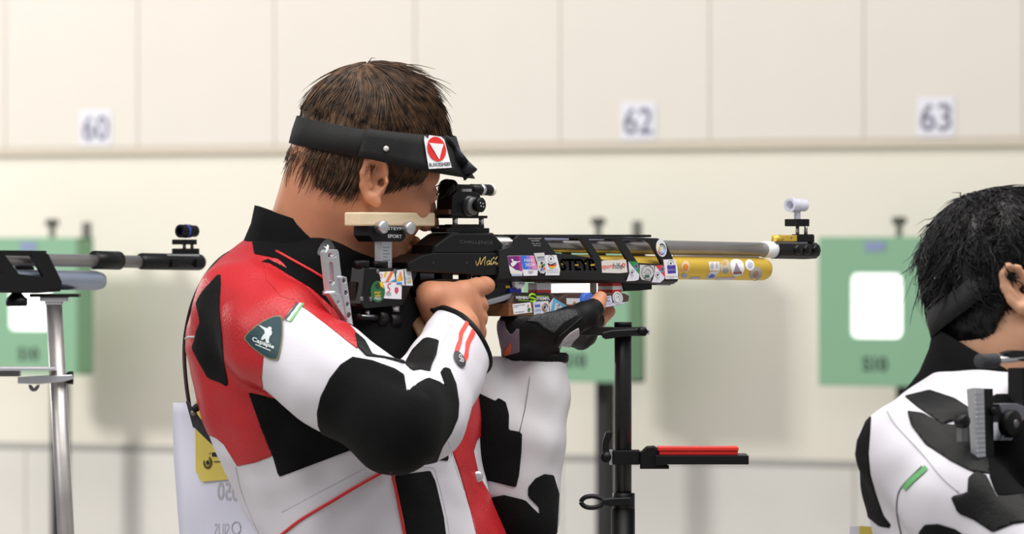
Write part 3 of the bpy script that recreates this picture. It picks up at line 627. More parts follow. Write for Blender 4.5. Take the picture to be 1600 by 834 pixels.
# stickers wrapped on the gold cylinder
def on_cyl(u, v, lift):
    t = 0.01; r = 0.0155+lift
    for _ in range(6):
        q = R.rp(u, v, t); a, c = R.rp(812, 414.8, 0), R.rp(1196, 420.4, 0)
        zc = a[2]+(c[2]-a[2])*(q[0]-a[0])/(c[0]-a[0]); dz = np.clip(q[2]-zc, -r, r); t = math.sqrt(max(r*r-dz*dz, 0))
    return R.rp(u, v, t)
def cyl_sticker(poly, base, prints=()):
    b = MB()
    def fill(poly, m, lift):
        poly = np.array(poly); c = poly.mean(0); rings = [poly, c+(poly-c)*0.6, c+(poly-c)*0.25]; n = len(poly)
        V = [on_cyl(p[0], p[1], lift) for rg in rings for p in rg]; Fc = []
        for i in range(2):
            for k in range(n): Fc.append([i*n+k, i*n+(k+1) % n, (i+1)*n+(k+1) % n, (i+1)*n+k])
        Fc.append([2*n+k for k in range(n)]); b.add(V, Fc, m, True)
    fill(poly, base, 0.0004)
    for p, m in prints: fill(p, m, 0.0007)
    b.build('sticker', gcyl)
E_ = lambda pts: crop(1020, 290, 4.907, pts)
def dens(pts, n=4):
    p = np.array(pts, float); out = []
    for i in range(len(p)):
        for k in range(n): out.append(tuple(p[i]+(p[(i+1) % len(p)]-p[i])*k/n))
    return out
cyl_sticker(E_(ell(252, 620, 32, 46, 18)), clr(214, 190, 150), [(E_(ell(252, 625, 22, 26, 14)), clr(214, 130, 50))])
cyl_sticker(E_(ell(242, 690, 26, 18, 14)), clr(170, 184, 214))
cyl_sticker(E_(dens([(285, 702), (368, 700), (360, 716), (280, 718)])), clr(190, 200, 220))
cyl_sticker(E_(dens([(428, 582), (510, 582), (514, 652), (436, 650)])), clr(216, 214, 212), [(E_(ell(456, 615, 14, 22, 12)), clr(170, 170, 176)), (E_(ell(492, 612, 10, 20, 12)), clr(180, 176, 170))])
cyl_sticker(E_(dens([(440, 658), (512, 656), (470, 712), (404, 716)])), clr(224, 226, 236), [(E_(dens([(420, 708), (452, 676), (480, 690), (462, 708)])), clr(80, 120, 214))])
cyl_sticker(E_(ell(557, 622, 42, 56, 18)), clr(196, 186, 160), [(E_(ell(548, 590, 18, 16, 12)), clr(200, 160, 90)), (E_(ell(560, 650, 24, 18, 12)), clr(150, 146, 150))])
cyl_sticker(E_(dens([(488, 706), (632, 700), (620, 722), (480, 724)])), clr(216, 206, 216))
cyl_sticker(E_(catmull([(600, 575), (640, 562), (685, 580), (702, 630), (685, 680), (640, 698), (610, 680), (598, 620)], 3, True)), clr(236, 234, 238), [(E_(dens([(640, 585), (672, 650), (680, 672), (620, 672)])), clr(150, 140, 160)), (E_(dens([(620, 660), (682, 658), (684, 676), (618, 678)])), clr(150, 90, 90))])
cyl_sticker(E_(ell(744, 608, 34, 44, 18, -0.3)), clr(236, 236, 242), [(E_(ell(748, 606, 22, 24, 14)), clr(180, 184, 206))])
cyl_sticker(E_(ell(790, 676, 46, 56, 18, 0.5)), clr(176, 172, 160), [(E_(ell(792, 680, 18, 30, 12, 0.5)), clr(170, 130, 130))])
# ------------------------------------------------------------------ implicit surfaces: bodies and garments grown as one smooth skin
def smin(a, b, k):
    h = np.clip(0.5+0.5*(b-a)/k, 0, 1); return b*(1-h)+a*h-k*h*(1-h)
class Field:
    def __init__(s): s.pr = []
    def add(s, fn, lo, hi, k=0.01, op='u'):
        s.pr.append((fn, np.array(lo, float), np.array(hi, float), k, op)); return s
    def cone(s, a, b, ra, rb, k=0.01, op='u', M=None):
        a, b = np.array(a, float), np.array(b, float)
        if M is not None: a, b = M[:3, :3]@a+M[:3, 3], M[:3, :3]@b+M[:3, 3]
        ba = b-a; L2 = max(float(ba@ba), 1e-12)
        def fn(p):
            t = np.clip(((p-a)@ba)/L2, 0, 1); q = p-a-t[:, None]*ba
            return np.sqrt((q*q).sum(1))-(ra+(rb-ra)*t)
        r = max(ra, rb); return s.add(fn, np.minimum(a, b)-r, np.maximum(a, b)+r, k, op)
    def chain(s, pts, rad, k=0.006, op='u', M=None):
        for i in range(len(pts)-1): s.cone(pts[i], pts[i+1], rad[i], rad[i+1], k, op, M)
        return s
    def ball(s, c, r, k=0.01, op='u', M=None): return s.cone(c, np.array(c, float)+1e-5, r, r, k, op, M)
    def ellipsoid(s, c, r, k=0.01, op='u', M=None, Rl=None):
        """c in M space, radii along the M axes (turned by Rl)"""
        c = np.array(c, float); r = np.array(r, float); A = np.eye(3) if M is None else M[:3, :3]
        cw = c if M is None else A@c+M[:3, 3]
        if Rl is not None: A = A@Rl
        def fn(p):
            q = (p-cw)@A/r; n = np.sqrt((q*q).sum(1)); g = np.sqrt(((q/r)**2).sum(1))+1e-9
            return n*(n-1)/g
        m = r.max(); return s.add(fn, cw-m, cw+m, k, op)
    def __call__(s, P, lo=None, hi=None):
        d = np.full(len(P), 0.2)
        if lo is not None:
            if getattr(s, 'n_', 0) != len(s.pr):
                s.n_ = len(s.pr); s.L_ = np.array([q[1]-q[3]-0.012 for q in s.pr]); s.H_ = np.array([q[2]+q[3]+0.012 for q in s.pr])
            use = np.where(((s.L_ <= hi) & (s.H_ >= lo)).all(1))[0]
        else: use = range(len(s.pr))
        for i_ in use:
            fn, l, h, k, op = s.pr[i_]
            v = fn(P)
            d = smin(d, v, k) if op == 'u' else (-smin(-d, v, k) if op == 's' else (np.maximum(d, v) if op == 'i' else d+v))
        return d
    def bounds(s):
        L = [p for p in s.pr if p[4] == 'u']
        return np.min([p[1] for p in L], 0), np.max([p[2] for p in L], 0)
def grow(field, h, n=20, extra=None):
    lo, hi = field.bounds(); lo = lo-4*h; nb = np.ceil((hi+4*h-lo)/(n*h)).astype(int)
    NX, NY, NZ = nb*n+2
    g = np.arange(n+1)*h; gx, gy, gz = np.meshgrid(g, g, g, indexing='ij'); grid = np.stack([gx.ravel(), gy.ravel(), gz.ravel()], 1)
    half = n*h/2; diag = half*1.7321
    VK, VP, QK = [], [], []
    key = lambda i, j, k: (i.astype(np.int64)*NY+j)*NZ+k
    for bi in range(nb[0]):
        for bj in range(nb[1]):
            for bk in range(nb[2]):
                o = lo+np.array([bi, bj, bk])*n*h
                c = field(np.array([o+half]), o-diag, o+n*h+diag)[0]
                if c > diag*1.9+0.02 or c < -diag*2.4-0.02: continue
                F = field(o+grid, o, o+n*h).reshape(n+1, n+1, n+1)
                S = F < 0
                if S.all() or not S.any(): continue
                acc = np.zeros((n, n, n, 3)); cnt = np.zeros((n, n, n))
                for ax in range(3):
                    for d1 in (0, 1):
                        for d2 in (0, 1):
                            sl0 = [None]*3; sl1 = [None]*3; off = np.zeros(3)
                            oth = [a for a in range(3) if a != ax]
                            sl0[ax] = slice(0, n); sl1[ax] = slice(1, n+1)
                            for a_, dd in zip(oth, (d1, d2)): sl0[a_] = sl1[a_] = slice(dd, n+dd); off[a_] = dd
                            f0, f1 = F[tuple(sl0)], F[tuple(sl1)]; m = (f0 < 0) != (f1 < 0)
                            if not m.any(): continue
                            t = f0[m]/(f0[m]-f1[m]); v = np.tile(off, (len(t), 1)); v[:, ax] = t
                            acc[m] += v; cnt[m] += 1
                act = cnt > 0; I = np.argwhere(act)
                pos = o+(I+acc[act]/cnt[act][:, None])*h
                G = I+np.array([bi, bj, bk])*n
                VK.append(key(G[:, 0], G[:, 1], G[:, 2])); VP.append(pos)
                for ax in range(3):
                    sl0 = [slice(0, n)]*3; sl1 = [slice(0, n)]*3; sl1[ax] = slice(1, n+1)
                    s0, s1 = S[tuple(sl0)], S[tuple(sl1)]
                    E = np.argwhere(s0 != s1)
                    if not len(E): continue
                    fl = s0[tuple(E.T)]; E = E+np.array([bi, bj, bk])*n
                    a1, a2 = [(1, 2), (2, 0), (0, 1)][ax]
                    def cell(d1, d2):
                        q = E.copy(); q[:, a1] -= d1; q[:, a2] -= d2; return key(q[:, 0], q[:, 1], q[:, 2])
                    Q = np.stack([cell(1, 1), cell(0, 1), cell(0, 0), cell(1, 0)], 1)
                    Q[~fl] = Q[~fl][:, ::-1]; QK.append(Q)
    K = np.concatenate(VK); V = np.concatenate(VP); Q = np.concatenate(QK)
    od = np.argsort(K); K = K[od]; V = V[od]
    ix = np.searchsorted(K, Q); ix = np.minimum(ix, len(K)-1); ok = (K[ix] == Q).all(1)
    return V, ix[ok]
def vnormals(V, Q):
    n = np.zeros_like(V)
    fn = np.cross(V[Q[:, 2]]-V[Q[:, 0]], V[Q[:, 3 % Q.shape[1]]]-V[Q[:, 1]]) if Q.shape[1] == 4 else np.cross(V[Q[:, 1]]-V[Q[:, 0]], V[Q[:, 2]]-V[Q[:, 0]])
    for k in range(Q.shape[1]):
        for a in range(3): n[:, a] += np.bincount(Q[:, k], fn[:, a], len(V))
    return n/(np.linalg.norm(n, axis=1)[:, None]+1e-12)
def smooth_mesh(V, Q, it=2, lam=0.5):
    E = np.concatenate([Q[:, [i, (i+1) % Q.shape[1]]] for i in range(Q.shape[1])]); E = np.concatenate([E, E[:, ::-1]])
    deg = np.bincount(E[:, 0], minlength=len(V))[:, None]+1e-9
    for _ in range(it):
        s = np.stack([np.bincount(E[:, 0], V[E[:, 1], a], len(V)) for a in range(3)], 1)/deg; V = V+(s-V)*lam
    return V
def poly_sd(pts, poly):
    """signed distance of 2D points to a polygon, positive inside"""
    poly = np.array(poly, float); n = len(poly); d = np.full(len(pts), 1e9); ins = np.zeros(len(pts), bool)
    for i in range(n):
        a, b = poly[i], poly[(i+1) % n]; e = b-a; w = pts-a
        t = np.clip((w@e)/max(e@e, 1e-9), 0, 1); q = w-t[:, None]*e; d = np.minimum(d, (q*q).sum(1))
        c = ((a[1] > pts[:, 1]) != (b[1] > pts[:, 1])); xx = a[0]+(pts[:, 1]-a[1])*(b[0]-a[0])/((b[1]-a[1]) if abs(b[1]-a[1]) > 1e-9 else 1e-9)
        ins ^= c & (pts[:, 0] < xx)
    d = np.sqrt(d); return np.where(ins, d, -d)
def tris(Q): return np.concatenate([Q[:, [0, 1, 2]], Q[:, [0, 2, 3]]]) if Q.shape[1] == 4 else Q
def clip_mesh(V, T, Nn, s):
    """keep the side of the triangle mesh where s >= 0, cut along s = 0"""
    p = s[T] >= 0; c = p.sum(1)
    out = [T[c == 3]]; V2 = [V]; N2 = [Nn]; nv = len(V); cache = {}; ex = []; xv = []; xn = []
    def cut(a, b):
        k = (a, b) if a < b else (b, a)
        if k not in cache:
            t = s[a]/(s[a]-s[b]); xv.append(V[a]+(V[b]-V[a])*t); xn.append(Nn[a]+(Nn[b]-Nn[a])*t); cache[k] = nv+len(xv)-1
        return cache[k]
    for tri_, pp, cc in zip(T[(c == 1) | (c == 2)].tolist(), p[(c == 1) | (c == 2)].tolist(), c[(c == 1) | (c == 2)].tolist()):
        if cc == 1:
            i = pp.index(True); a, b_, d = tri_[i], tri_[(i+1) % 3], tri_[(i+2) % 3]; ex.append([a, cut(a, b_), cut(a, d)])
        else:
            i = pp.index(False); a, b_, d = tri_[i], tri_[(i+1) % 3], tri_[(i+2) % 3]; x, y = cut(a, b_), cut(a, d)
            ex.append([x, b_, d]); ex.append([x, d, y])
    if ex: out.append(np.array(ex)); V2.append(np.array(xv)); N2.append(np.array(xn))
    T2 = np.concatenate(out); V2 = np.concatenate(V2); N2 = np.concatenate(N2)
    used = np.unique(T2); remap = np.full(len(V2), -1); remap[used] = np.arange(len(used))
    return V2[used], remap[T2], N2[used]/(np.linalg.norm(N2[used], axis=1)[:, None]+1e-12)
def near_piece(V, T, Nn):
    """the largest connected piece that faces the viewer's side"""
    lab = np.arange(len(V))
    for _ in range(400):
        m = lab[T].min(1); new = lab.copy()
        for k in range(3): np.minimum.at(new, T[:, k], m)
        new = new[new]
        if (new == lab).all(): break
        lab = new
    best, bs = None, -1
    for l in np.unique(lab[T[:, 0]]):
        w = lab == l; sc = w.sum()*(1.0 if Nn[w, 1].mean() < 0.25 else 0.01)
        if sc > bs: best, bs = l, sc
    T = T[lab[T[:, 0]] == best]; used = np.unique(T); r = np.full(len(V), -1); r[used] = np.arange(len(used))
    return V[used], r[T], Nn[used]
class Garment:
    """a grown surface from which panels are cut along traced seams"""
    def __init__(s, V, Q, parent):
        s.V, s.T = V, tris(Q); s.N = vnormals(V, Q); s.uv = proj(V); s.parent = parent
        s.bvh = BVHTree.FromPolygons([tuple(v) for v in V], s.T.tolist())
    def panel(s, name, poly, m, lift=0.0008, parent=None, extra=None, thick=0.0025, label=None):
        sd = poly_sd(s.uv, poly) if poly is not None else np.full(len(s.V), 1e9)
        if extra is not None: sd = np.minimum(sd, extra)
        if (sd >= 0).sum() < 3: print('EMPTY PANEL', name); return None
        V, T, Nn = clip_mesh(s.V, s.T, s.N, sd)
        V, T, Nn = near_piece(V, T, Nn)
        V = V+Nn*lift; me = np_mesh(name, V, T, m, True, normals=Nn)
        o = link(name, me, parent or s.parent, True, label)
        if thick:
            md = o.modifiers.new('thickness', 'SOLIDIFY'); md.thickness = thick; md.offset = -1.0; md.use_rim_only = True
        return o
    def hit(s, u, v, lift=0.001):
        o = Vector((0, -ZS, CAMH)); d = (Vector(P(u, v, 0))-o).normalized()
        h, n, i, dist = s.bvh.ray_cast(o, d)
        if h is None: return None
        if n.dot(d) > 0: n = -n
        return np.array(h+n*lift)
    def drape(s, b, V2, Fc, m, lift=0.0016):
        """lay flat print (points in photo columns and rows) on the surface"""
        out = []; last = None
        for p in V2:
            h = s.hit(p[0], p[1], lift)
            if h is None: h = last if last is not None else P(p[0], p[1], 0)
            out.append(h); last = h
        b.add(out, Fc, m, False)
    def fill(s, b, poly, m, lift=0.0016, step=6.0):
        """triangulated patch over the surface"""
        poly = np.array(poly, float); lo, hi = poly.min(0), poly.max(0); pts = [tuple(p) for p in poly]
        xs = np.arange(lo[0]+step/2, hi[0], step); ys = np.arange(lo[1]+step/2, hi[1], step)
        G = np.array([(x, y) for x in xs for y in ys]) if len(xs) and len(ys) else np.zeros((0, 2))
        if len(G): G = G[poly_sd(G, poly) > step*0.3]
        allp = [Vector(p) for p in pts]+[Vector(g) for g in G]; n = len(pts)
        r = delaunay_2d_cdt(allp, [], [list(range(n))], 1, 1e-4)
        s.drape(b, [v[:] for v in r[0]], [list(f) for f in r[2]], m, lift)
    def cord(s, b, pts, r, m, lift=0.0, n=6):
        q = [s.hit(u, v, lift) for u, v in pts]; q = [x for x in q if x is not None]
        if len(q) > 1: b.tube(q, r, m, n)
# ------------------------------------------------------------------ the shooter in red, white and black
def skin_mat(name, col, var):
    m = mat(name, col, 0.5, bump=0.10, bscale=420, var=var, vscale=26, sss=0.35, spec=0.4); return m
m_skin = skin_mat('skin', (192, 132, 100), 0.07)
m_red = mat('red_leather', (184, 26, 34), 0.40, bump=0.5, bscale=260, var=0.06, vscale=14, spec=0.5)
m_wleather = mat('white_canvas', (214, 212, 219), 0.6, bump=0.12, bscale=500, var=0.02, vscale=9)
m_suede = mat('black_suede', (9, 9, 10), 0.9, bump=0.6, bscale=900, var=0.5, vscale=500, sheen=0.03, spec=0.2)
m_bleather = mat('black_leather', (8, 8, 9), 0.55, spec=0.22, bump=0.25, bscale=260)
m_bcloth = mat('black_cloth', (9, 9, 10), 0.9, spec=0.15, bump=0.3, bscale=600)
m_redpipe = mat('red_piping', (206, 40, 44), 0.5)

def frame(fwd_deg, pitch, roll, org):
    """head frame: x forward, y left, z up; fwd_deg measured from the view axis towards the right"""
    a = math.radians(90-fwd_deg)
    Rz = Matrix.Rotation(a, 4, 'Z'); Rp = Matrix.Rotation(math.radians(pitch), 4, 'Y'); Rr = Matrix.Rotation(math.radians(roll), 4, 'X')
    M = np.array(Matrix.Translation(Vector(org))@Rz@Rp@Rr); return M
def head_prims(f, M):
    f.ellipsoid((-0.008, 0, 0.047), (0.095, 0.074, 0.090), 0.02, M=M)
    f.ellipsoid((0.030, 0, -0.018), (0.062, 0.062, 0.085), 0.025, M=M)
    f.cone((0.035, 0.0, -0.080), (0.062, 0, -0.098), 0.046, 0.026, 0.02, M=M)
    for s_ in (-1, 1):
        f.cone((-0.008, s_*0.052, -0.055), (0.055, s_*0.018, -0.100), 0.016, 0.014, 0.03, M=M)      # jaw line
        f.ball((0.055, s_*0.044, -0.020), 0.022, 0.02, M=M)                                       # cheek bone
        f.cone((0.080, s_*0.012, 0.026), (0.068, s_*0.048, 0.024), 0.011, 0.009, 0.016, M=M)       # brow
    f.ball((0.074, 0, -0.104), 0.016, 0.015, M=M)                                               # chin
    for s_ in (-1, 1): f.ball((0.096, s_*0.032, 0.004), 0.013, 0.014, 's', M)                     # eye sockets
    for s_ in (-1, 1):
        f.ball((0.0775, s_*0.032, 0.002), 0.0135, 0.003, M=M)                                     # lids over the eye
        f.cone((0.089, s_*0.022, -0.0045), (0.081, s_*0.042, -0.004), 0.0028, 0.0022, 0.003, M=M)
        f.cone((0.090, s_*0.022, 0.0085), (0.081, s_*0.043, 0.008), 0.0028, 0.0022, 0.003, M=M)
    f.cone((0.086, 0, 0.014), (0.110, 0, -0.032), 0.0085, 0.0105, 0.012, M=M)                    # nose
    for s_ in (-1, 1): f.ball((0.096, s_*0.0125, -0.037), 0.0085, 0.006, M=M)
    f.cone((0.092, -0.018, -0.062), (0.092, 0.018, -0.062), 0.0055, 0.0055, 0.006, M=M)           # lips
    f.ball((0.096, 0, -0.061), 0.007, 0.006, M=M)
    f.cone((0.088, -0.015, -0.074), (0.088, 0.015, -0.074), 0.0065, 0.0065, 0.006, M=M)
    f.ball((0.091, 0, -0.074), 0.007, 0.006, M=M)
    f.cone((0.101, -0.020, -0.0675), (0.101, 0.020, -0.0675), 0.0035, 0.0035, 0.003, 's', M)
    for s_ in (-1, 1):                                                                           # ears
        tilt = np.array(Matrix.Rotation(math.radians(-14), 3, 'Y')@Matrix.Rotation(s_*math.radians(24), 3, 'Z'))
        E = np.array(M); E = E@np.array(Matrix.Translation((-0.020, s_*0.077, -0.002)))
        E[:3, :3] = E[:3, :3]@tilt
        f.ellipsoid((-0.003, 0, 0.004), (0.0175, 0.0060, 0.029), 0.004, M=E)
        f.ellipsoid((-0.001, s_*0.0080, 0.005), (0.0135, 0.0105, 0.024), 0.0015, 's', E)
        ring = [(0.012, s_*0.0015, 0.012), (0.008, s_*0.004, 0.026), (-0.003, s_*0.005, 0.033), (-0.014, s_*0.005, 0.026), (-0.0185, s_*0.005, 0.010), (-0.017, s_*0.004, -0.006), (-0.010, s_*0.003, -0.020)]
        f.chain(ring, [0.003, 0.0036, 0.004, 0.0042, 0.004, 0.0038, 0.004], 0.003, M=E)
        f.chain([(-0.011, s_*0.003, 0.016), (-0.011, s_*0.003, 0.004), (-0.006, s_*0.003, -0.008)], [0.0026, 0.003, 0.0026], 0.003, M=E)
        f.ball((0.0115, s_*0.0035, 0.000), 0.0042, 0.004, M=E)                                     # tragus
        f.cone((-0.004, s_*0.002, -0.022), (0.002, s_*0.002, -0.027), 0.007, 0.0062, 0.005, M=E)     # lobe
        f.ball((0.004, s_*0.003, -0.001), 0.0080, 0.002, 's', E)

HEADF = 62.0
ear = P(590, 281, -0.115)
M0 = frame(HEADF, 15, 7, (0, 0, 0)); e_loc = np.array([-0.020, -0.079, 0.0])
HO = ear-M0[:3, :3]@e_loc
HM = M0.copy(); HM[:3, 3] = HO
def HL(*p): return HM[:3, :3]@np.array(p, float)+HM[:3, 3]

pr1 = empty('person', (P(540, 800, 0.03)[0], 0.03, 0.0), 0, 'shooter in a red, white and black jacket aiming a stickered black rifle', 'person')
# body: head, neck, trunk, arms and hands in one skin
SH_R, EL_R, WR_R = P(392, 492, -0.15), P(620, 652, -0.295), P(716, 512, -0.065)
SH_L, EL_L, WR_L = P(665, 480, 0.20), P(816, 806, 0.150), P(842, 535, 0.172)
f = Field(); head_prims(f, HM)
nb, nt_ = P(497, 432, -0.02), HL(-0.032, 0, -0.045)
f.cone(nt_, nb, 0.058, 0.064, 0.03)
f.cone(HL(-0.06, 0, 0.0), P(470, 420, -0.02), 0.045, 0.055, 0.03)
TC = lambda v: P(520, v, 0.03)
f.cone(nb, TC(620), 0.07, 0.09, 0.03); f.cone(TC(600), TC(1000), 0.09, 0.10, 0.03)
f.cone(TC(500), SH_R, 0.055, 0.04, 0.03); f.cone(TC(500), SH_L, 0.055, 0.04, 0.03)
f.chain([SH_R, EL_R, WR_R], [0.042, 0.036, 0.024], 0.02); f.chain([SH_L, EL_L, WR_L], [0.042, 0.036, 0.026], 0.02)
# right hand on the grip: back of the hand towards the camera
def RH(u, v, t): return np.array(RP0)+D*R.rp(u, v, t)[0]+N*t+np.array([0, 0, R.rp(u, v, t)[2]])
f.cone(WR_R, RH(694, 486, 0.026), 0.026, 0.030, 0.012)
f.cone(RH(678, 466, 0.028), RH(722, 462, 0.036), 0.0215, 0.0175, 0.012)
f.cone(RH(690, 482, 0.028), RH(732, 480, 0.038), 0.024, 0.0175, 0.012)
f.cone(RH(704, 500, 0.030), RH(738, 500, 0.038), 0.022, 0.015, 0.012)
f.cone(RH(716, 514, 0.030), RH(742, 516, 0.034), 0.018, 0.012, 0.010)
f.chain([RH(690, 466, 0.020), RH(670, 462, 0.016), RH(672, 452, -0.004), RH(690, 446, -0.020)], [0.020, 0.0165, 0.013, 0.010], 0.008)      # thumb web and thumb
f.chain([RH(722, 456, 0.036), RH(745, 449, 0.034), RH(757, 446, 0.030), RH(761, 446, 0.026)], [0.0150, 0.0122, 0.0112, 0.0108], 0.005)          # index finger
for (a, b_, c_) in (((730, 472, 0.038), (748, 475, 0.032), (752, 479, 0.010)), ((734, 490, 0.038), (748, 496, 0.030), (750, 500, 0.008)), ((738, 508, 0.034), (746, 518, 0.028), (748, 522, 0.008))):
    f.chain([RH(*a), RH(*b_), RH(*c_)], [0.0140, 0.0112, 0.0100], 0.004)
# left hand under the palm rest
f.cone(WR_L, RH(846, 525, 0.012), 0.026, 0.024, 0.01)
f.cone(RH(846, 520, 0.012), RH(880, 512, 0.012), 0.020, 0.018, 0.01)
f.chain([RH(872, 510, 0.026), RH(912, 494, 0.035), RH(931, 479, 0.036), RH(938, 466, 0.034)], [0.014, 0.0125, 0.0112, 0.0098], 0.006)
for (a, b_, c_) in (((892, 500, 0.0), (935, 500, -0.004), (951, 486, -0.010)), ((890, 508, -0.010), (925, 512, -0.020), (938, 498, -0.030)), ((886, 514, -0.014), (912, 524, -0.026), (926, 512, -0.036))):
    f.chain([RH(*a), RH(*b_), RH(*c_)], [0.0125, 0.0105, 0.0092], 0.004)
V, Q = grow(f, 0.0022); V = smooth_mesh(V, Q, 1, 0.3)
body = link('body', np_mesh('body', V, Q, m_skin), pr1, True)
# eyes
for s_ in (-1, 1):
    b = MB(); c = HL(0.0795, s_*0.032, 0.002); fw = HM[:3, 0]
    b.lathe(c-fw*0.012, fw, [(0.012-0.012*math.cos(x), 0.012*math.sin(x)) for x in np.linspace(0.02, 2.6, 9)], clr(230, 226, 220), 16)
    b.lathe(c+fw*0.0096, fw, [(0, 0.0055), (0.0016, 0.003), (0.0018, 0.0005)], clr(70, 56, 44), 14); b.build('eye', pr1, True)

    b = MB(); b.tube(catmull([HL(0.0915, s_*0.020, 0.0065), HL(0.0905, s_*0.032, 0.0085), HL(0.084, s_*0.044, 0.0045)], 4), 0.0013, mat('lashes', (30, 20, 16), 0.8), 6); b.build('eyelashes', pr1, True)
# hair
def noise3(p, sc, seed):
    r = np.random.default_rng(seed); K = r.normal(0, 1, (5, 3))*sc; ph = r.uniform(0, 6.28, (5, 3))
    return sum(np.sin((p@k)[:, None]+f_) for k, f_ in zip(K, ph))/2.2
def hair_build(parent, M, m, cap_fn, seeds_fn, n, length, rad, flow_fn, lift, seed, jitter=0.35, name='hair', wave=0.0, clump=0.5, stray=0.03, zone=None):
    rng = np.random.default_rng(seed); fld = Field(); cap_fn(fld, M)
    V, Q = grow(fld, 0.0035); Nn = vnormals(V, Q)
    toL = lambda q: (q-M[:3, 3])@M[:3, :3]
    Vl = toL(V); idx = np.where(seeds_fn(Vl))[0]; pick = rng.choice(idx, n)
    seg = 7; bv = BVHTree.FromPolygons([tuple(v) for v in V], Q.tolist())
    p = V[pick].copy(); nn = Nn[pick].copy(); root = toL(p)
    L = length(root)*rng.uniform(0.6, 1.15, n); st = (L/seg)[:, None]
    cl = noise3(root, 75, seed+1)
    lf = lift*rng.uniform(0.2, 1.2, n)*(1+0.8*np.clip(cl[:, 0], -0.9, 1.5)); wild = rng.random(n) < stray; lf[wild] *= 1.9
    ph = rng.uniform(0, 1.2, n)+3*cl[:, 1]; side = rng.normal(0, 0.5, (n, 3))+cl
    d = flow_fn(root)+rng.normal(0, jitter, (n, 3))*0.5
    rings = []; pts = []
    for k in range(seg+1):
        off_ = 0.0008+lf*(k/seg)**1.3
        if zone is not None: off_ = np.where(zone(toL(p)), np.minimum(off_, 0.0012), off_)
        pts.append(p+nn*off_[:, None])
        if k == seg: break
        pl = toL(p); d = 0.6*d+0.4*flow_fn(pl)+clump*0.3*noise3(pl, 60, seed+2)
        dw = d@M[:3, :3].T+wave*np.sin(ph+k*1.25)[:, None]*side
        dw -= nn*(dw*nn).sum(1)[:, None]; dw /= np.linalg.norm(dw, axis=1)[:, None]+1e-9
        p = p+dw*st
        for j in range(n):
            h = bv.find_nearest(p[j], 0.012)
            if h[0] is not None: p[j] = h[0]; nn[j] = h[1]
    pts = np.stack(pts, 1); T_ = np.gradient(pts, axis=1); T_ /= np.linalg.norm(T_, axis=2)[..., None]+1e-12
    e1 = np.cross(T_, np.array([0.31, 0.2, 0.93])); e1 /= np.linalg.norm(e1, axis=2)[..., None]+1e-9; e2 = np.cross(T_, e1)
    r = (rad*rng.uniform(0.7, 1.4, n))[:, None]*(1-0.8*(np.arange(seg+1)/seg)**2)[None]
    VV = np.stack([pts+r[..., None]*(math.cos(a)*e1+math.sin(a)*e2) for a in (0, 2.094, 4.189)], 2)      # n, seg+1, 3, 3
    base = (np.arange(n)*(seg+1)*3)[:, None, None]+(np.arange(seg)*3)[None, :, None]; k3 = np.arange(3)[None, None]
    FF = np.stack([base+k3, base+(k3+1) % 3, base+3+(k3+1) % 3, base+3+k3], 3).reshape(-1, 4)+len(V)
    return link(name, np_mesh(name, np.concatenate([V, VV.reshape(-1, 3)]), np.concatenate([Q, FF]), m), parent, True)
def hair_mat(name, c1, c2, rough=0.45):
    m = mat(name, c1, rough, spec=0.35); nt = m.node_tree; b = nt.nodes['Principled BSDF']
    tc = nt.nodes.new('ShaderNodeTexCoord'); n = nt.nodes.new('ShaderNodeTexNoise'); n.inputs['Scale'].default_value = 90; n.inputs['Detail'].default_value = 4
    r = nt.nodes.new('ShaderNodeValToRGB'); r.color_ramp.elements[0].position = 0.35; r.color_ramp.elements[1].position = 0.7
    r.color_ramp.elements[0].color = rgb(*c1); r.color_ramp.elements[1].color = rgb(*c2)
    nt.links.new(tc.outputs['Object'], n.inputs['Vector']); nt.links.new(n.outputs['Fac'], r.inputs['Fac']); nt.links.new(r.outputs['Color'], b.inputs['Base Color'])
    return m
m_hair = hair_mat('brown_hair', (44, 32, 24), (112, 84, 60))
def cap1(fl, M):
    fl.ellipsoid((-0.006, 0, 0.050), (0.099, 0.079, 0.099), 0.01, M=M)
    fl.ellipsoid((-0.046, 0, 0.0), (0.056, 0.062, 0.070), 0.02, M=M)
    # cut away face, ears and neck
    fl.ellipsoid((0.118, 0, -0.040), (0.092, 0.150, 0.108), 0.006, 's', M)
    for s_ in (-1, 1): fl.ellipsoid((-0.012, s_*0.086, -0.022), (0.026, 0.030, 0.056), 0.006, 's', M)
    fl.ellipsoid((0.02, 0, -0.110), (0.070, 0.110, 0.078), 0.006, 's', M)
    fl.ellipsoid((-0.075, 0, -0.146), (0.12, 0.12, 0.086), 0.006, 's', M)
def flow1(p):
    d = p-np.array([-0.045, 0.0, 0.150]); d = d/(np.linalg.norm(d, axis=1)[:, None]+1e-6)
    o = np.zeros_like(p); o[:, 0] = np.where(p[:, 2] > 0.05, 0.35, -0.25); o[:, 2] = -0.35; return d+o
def len1(p): return np.where(p[:, 2] > 0.03, 0.062, 0.040)
hair1 = hair_build(pr1, HM, m_hair, cap1, lambda L: (L[:, 2] > -0.080), 6000, len1, 0.0008, flow1, 0.0060, 3, zone=lambda q: (np.abs(q[:, 2]-(0.046+0.13*q[:, 0])) < 0.024) & ~((q[:, 0] > 0.02) & (q[:, 2] > 0.056+0.13*q[:, 0])))

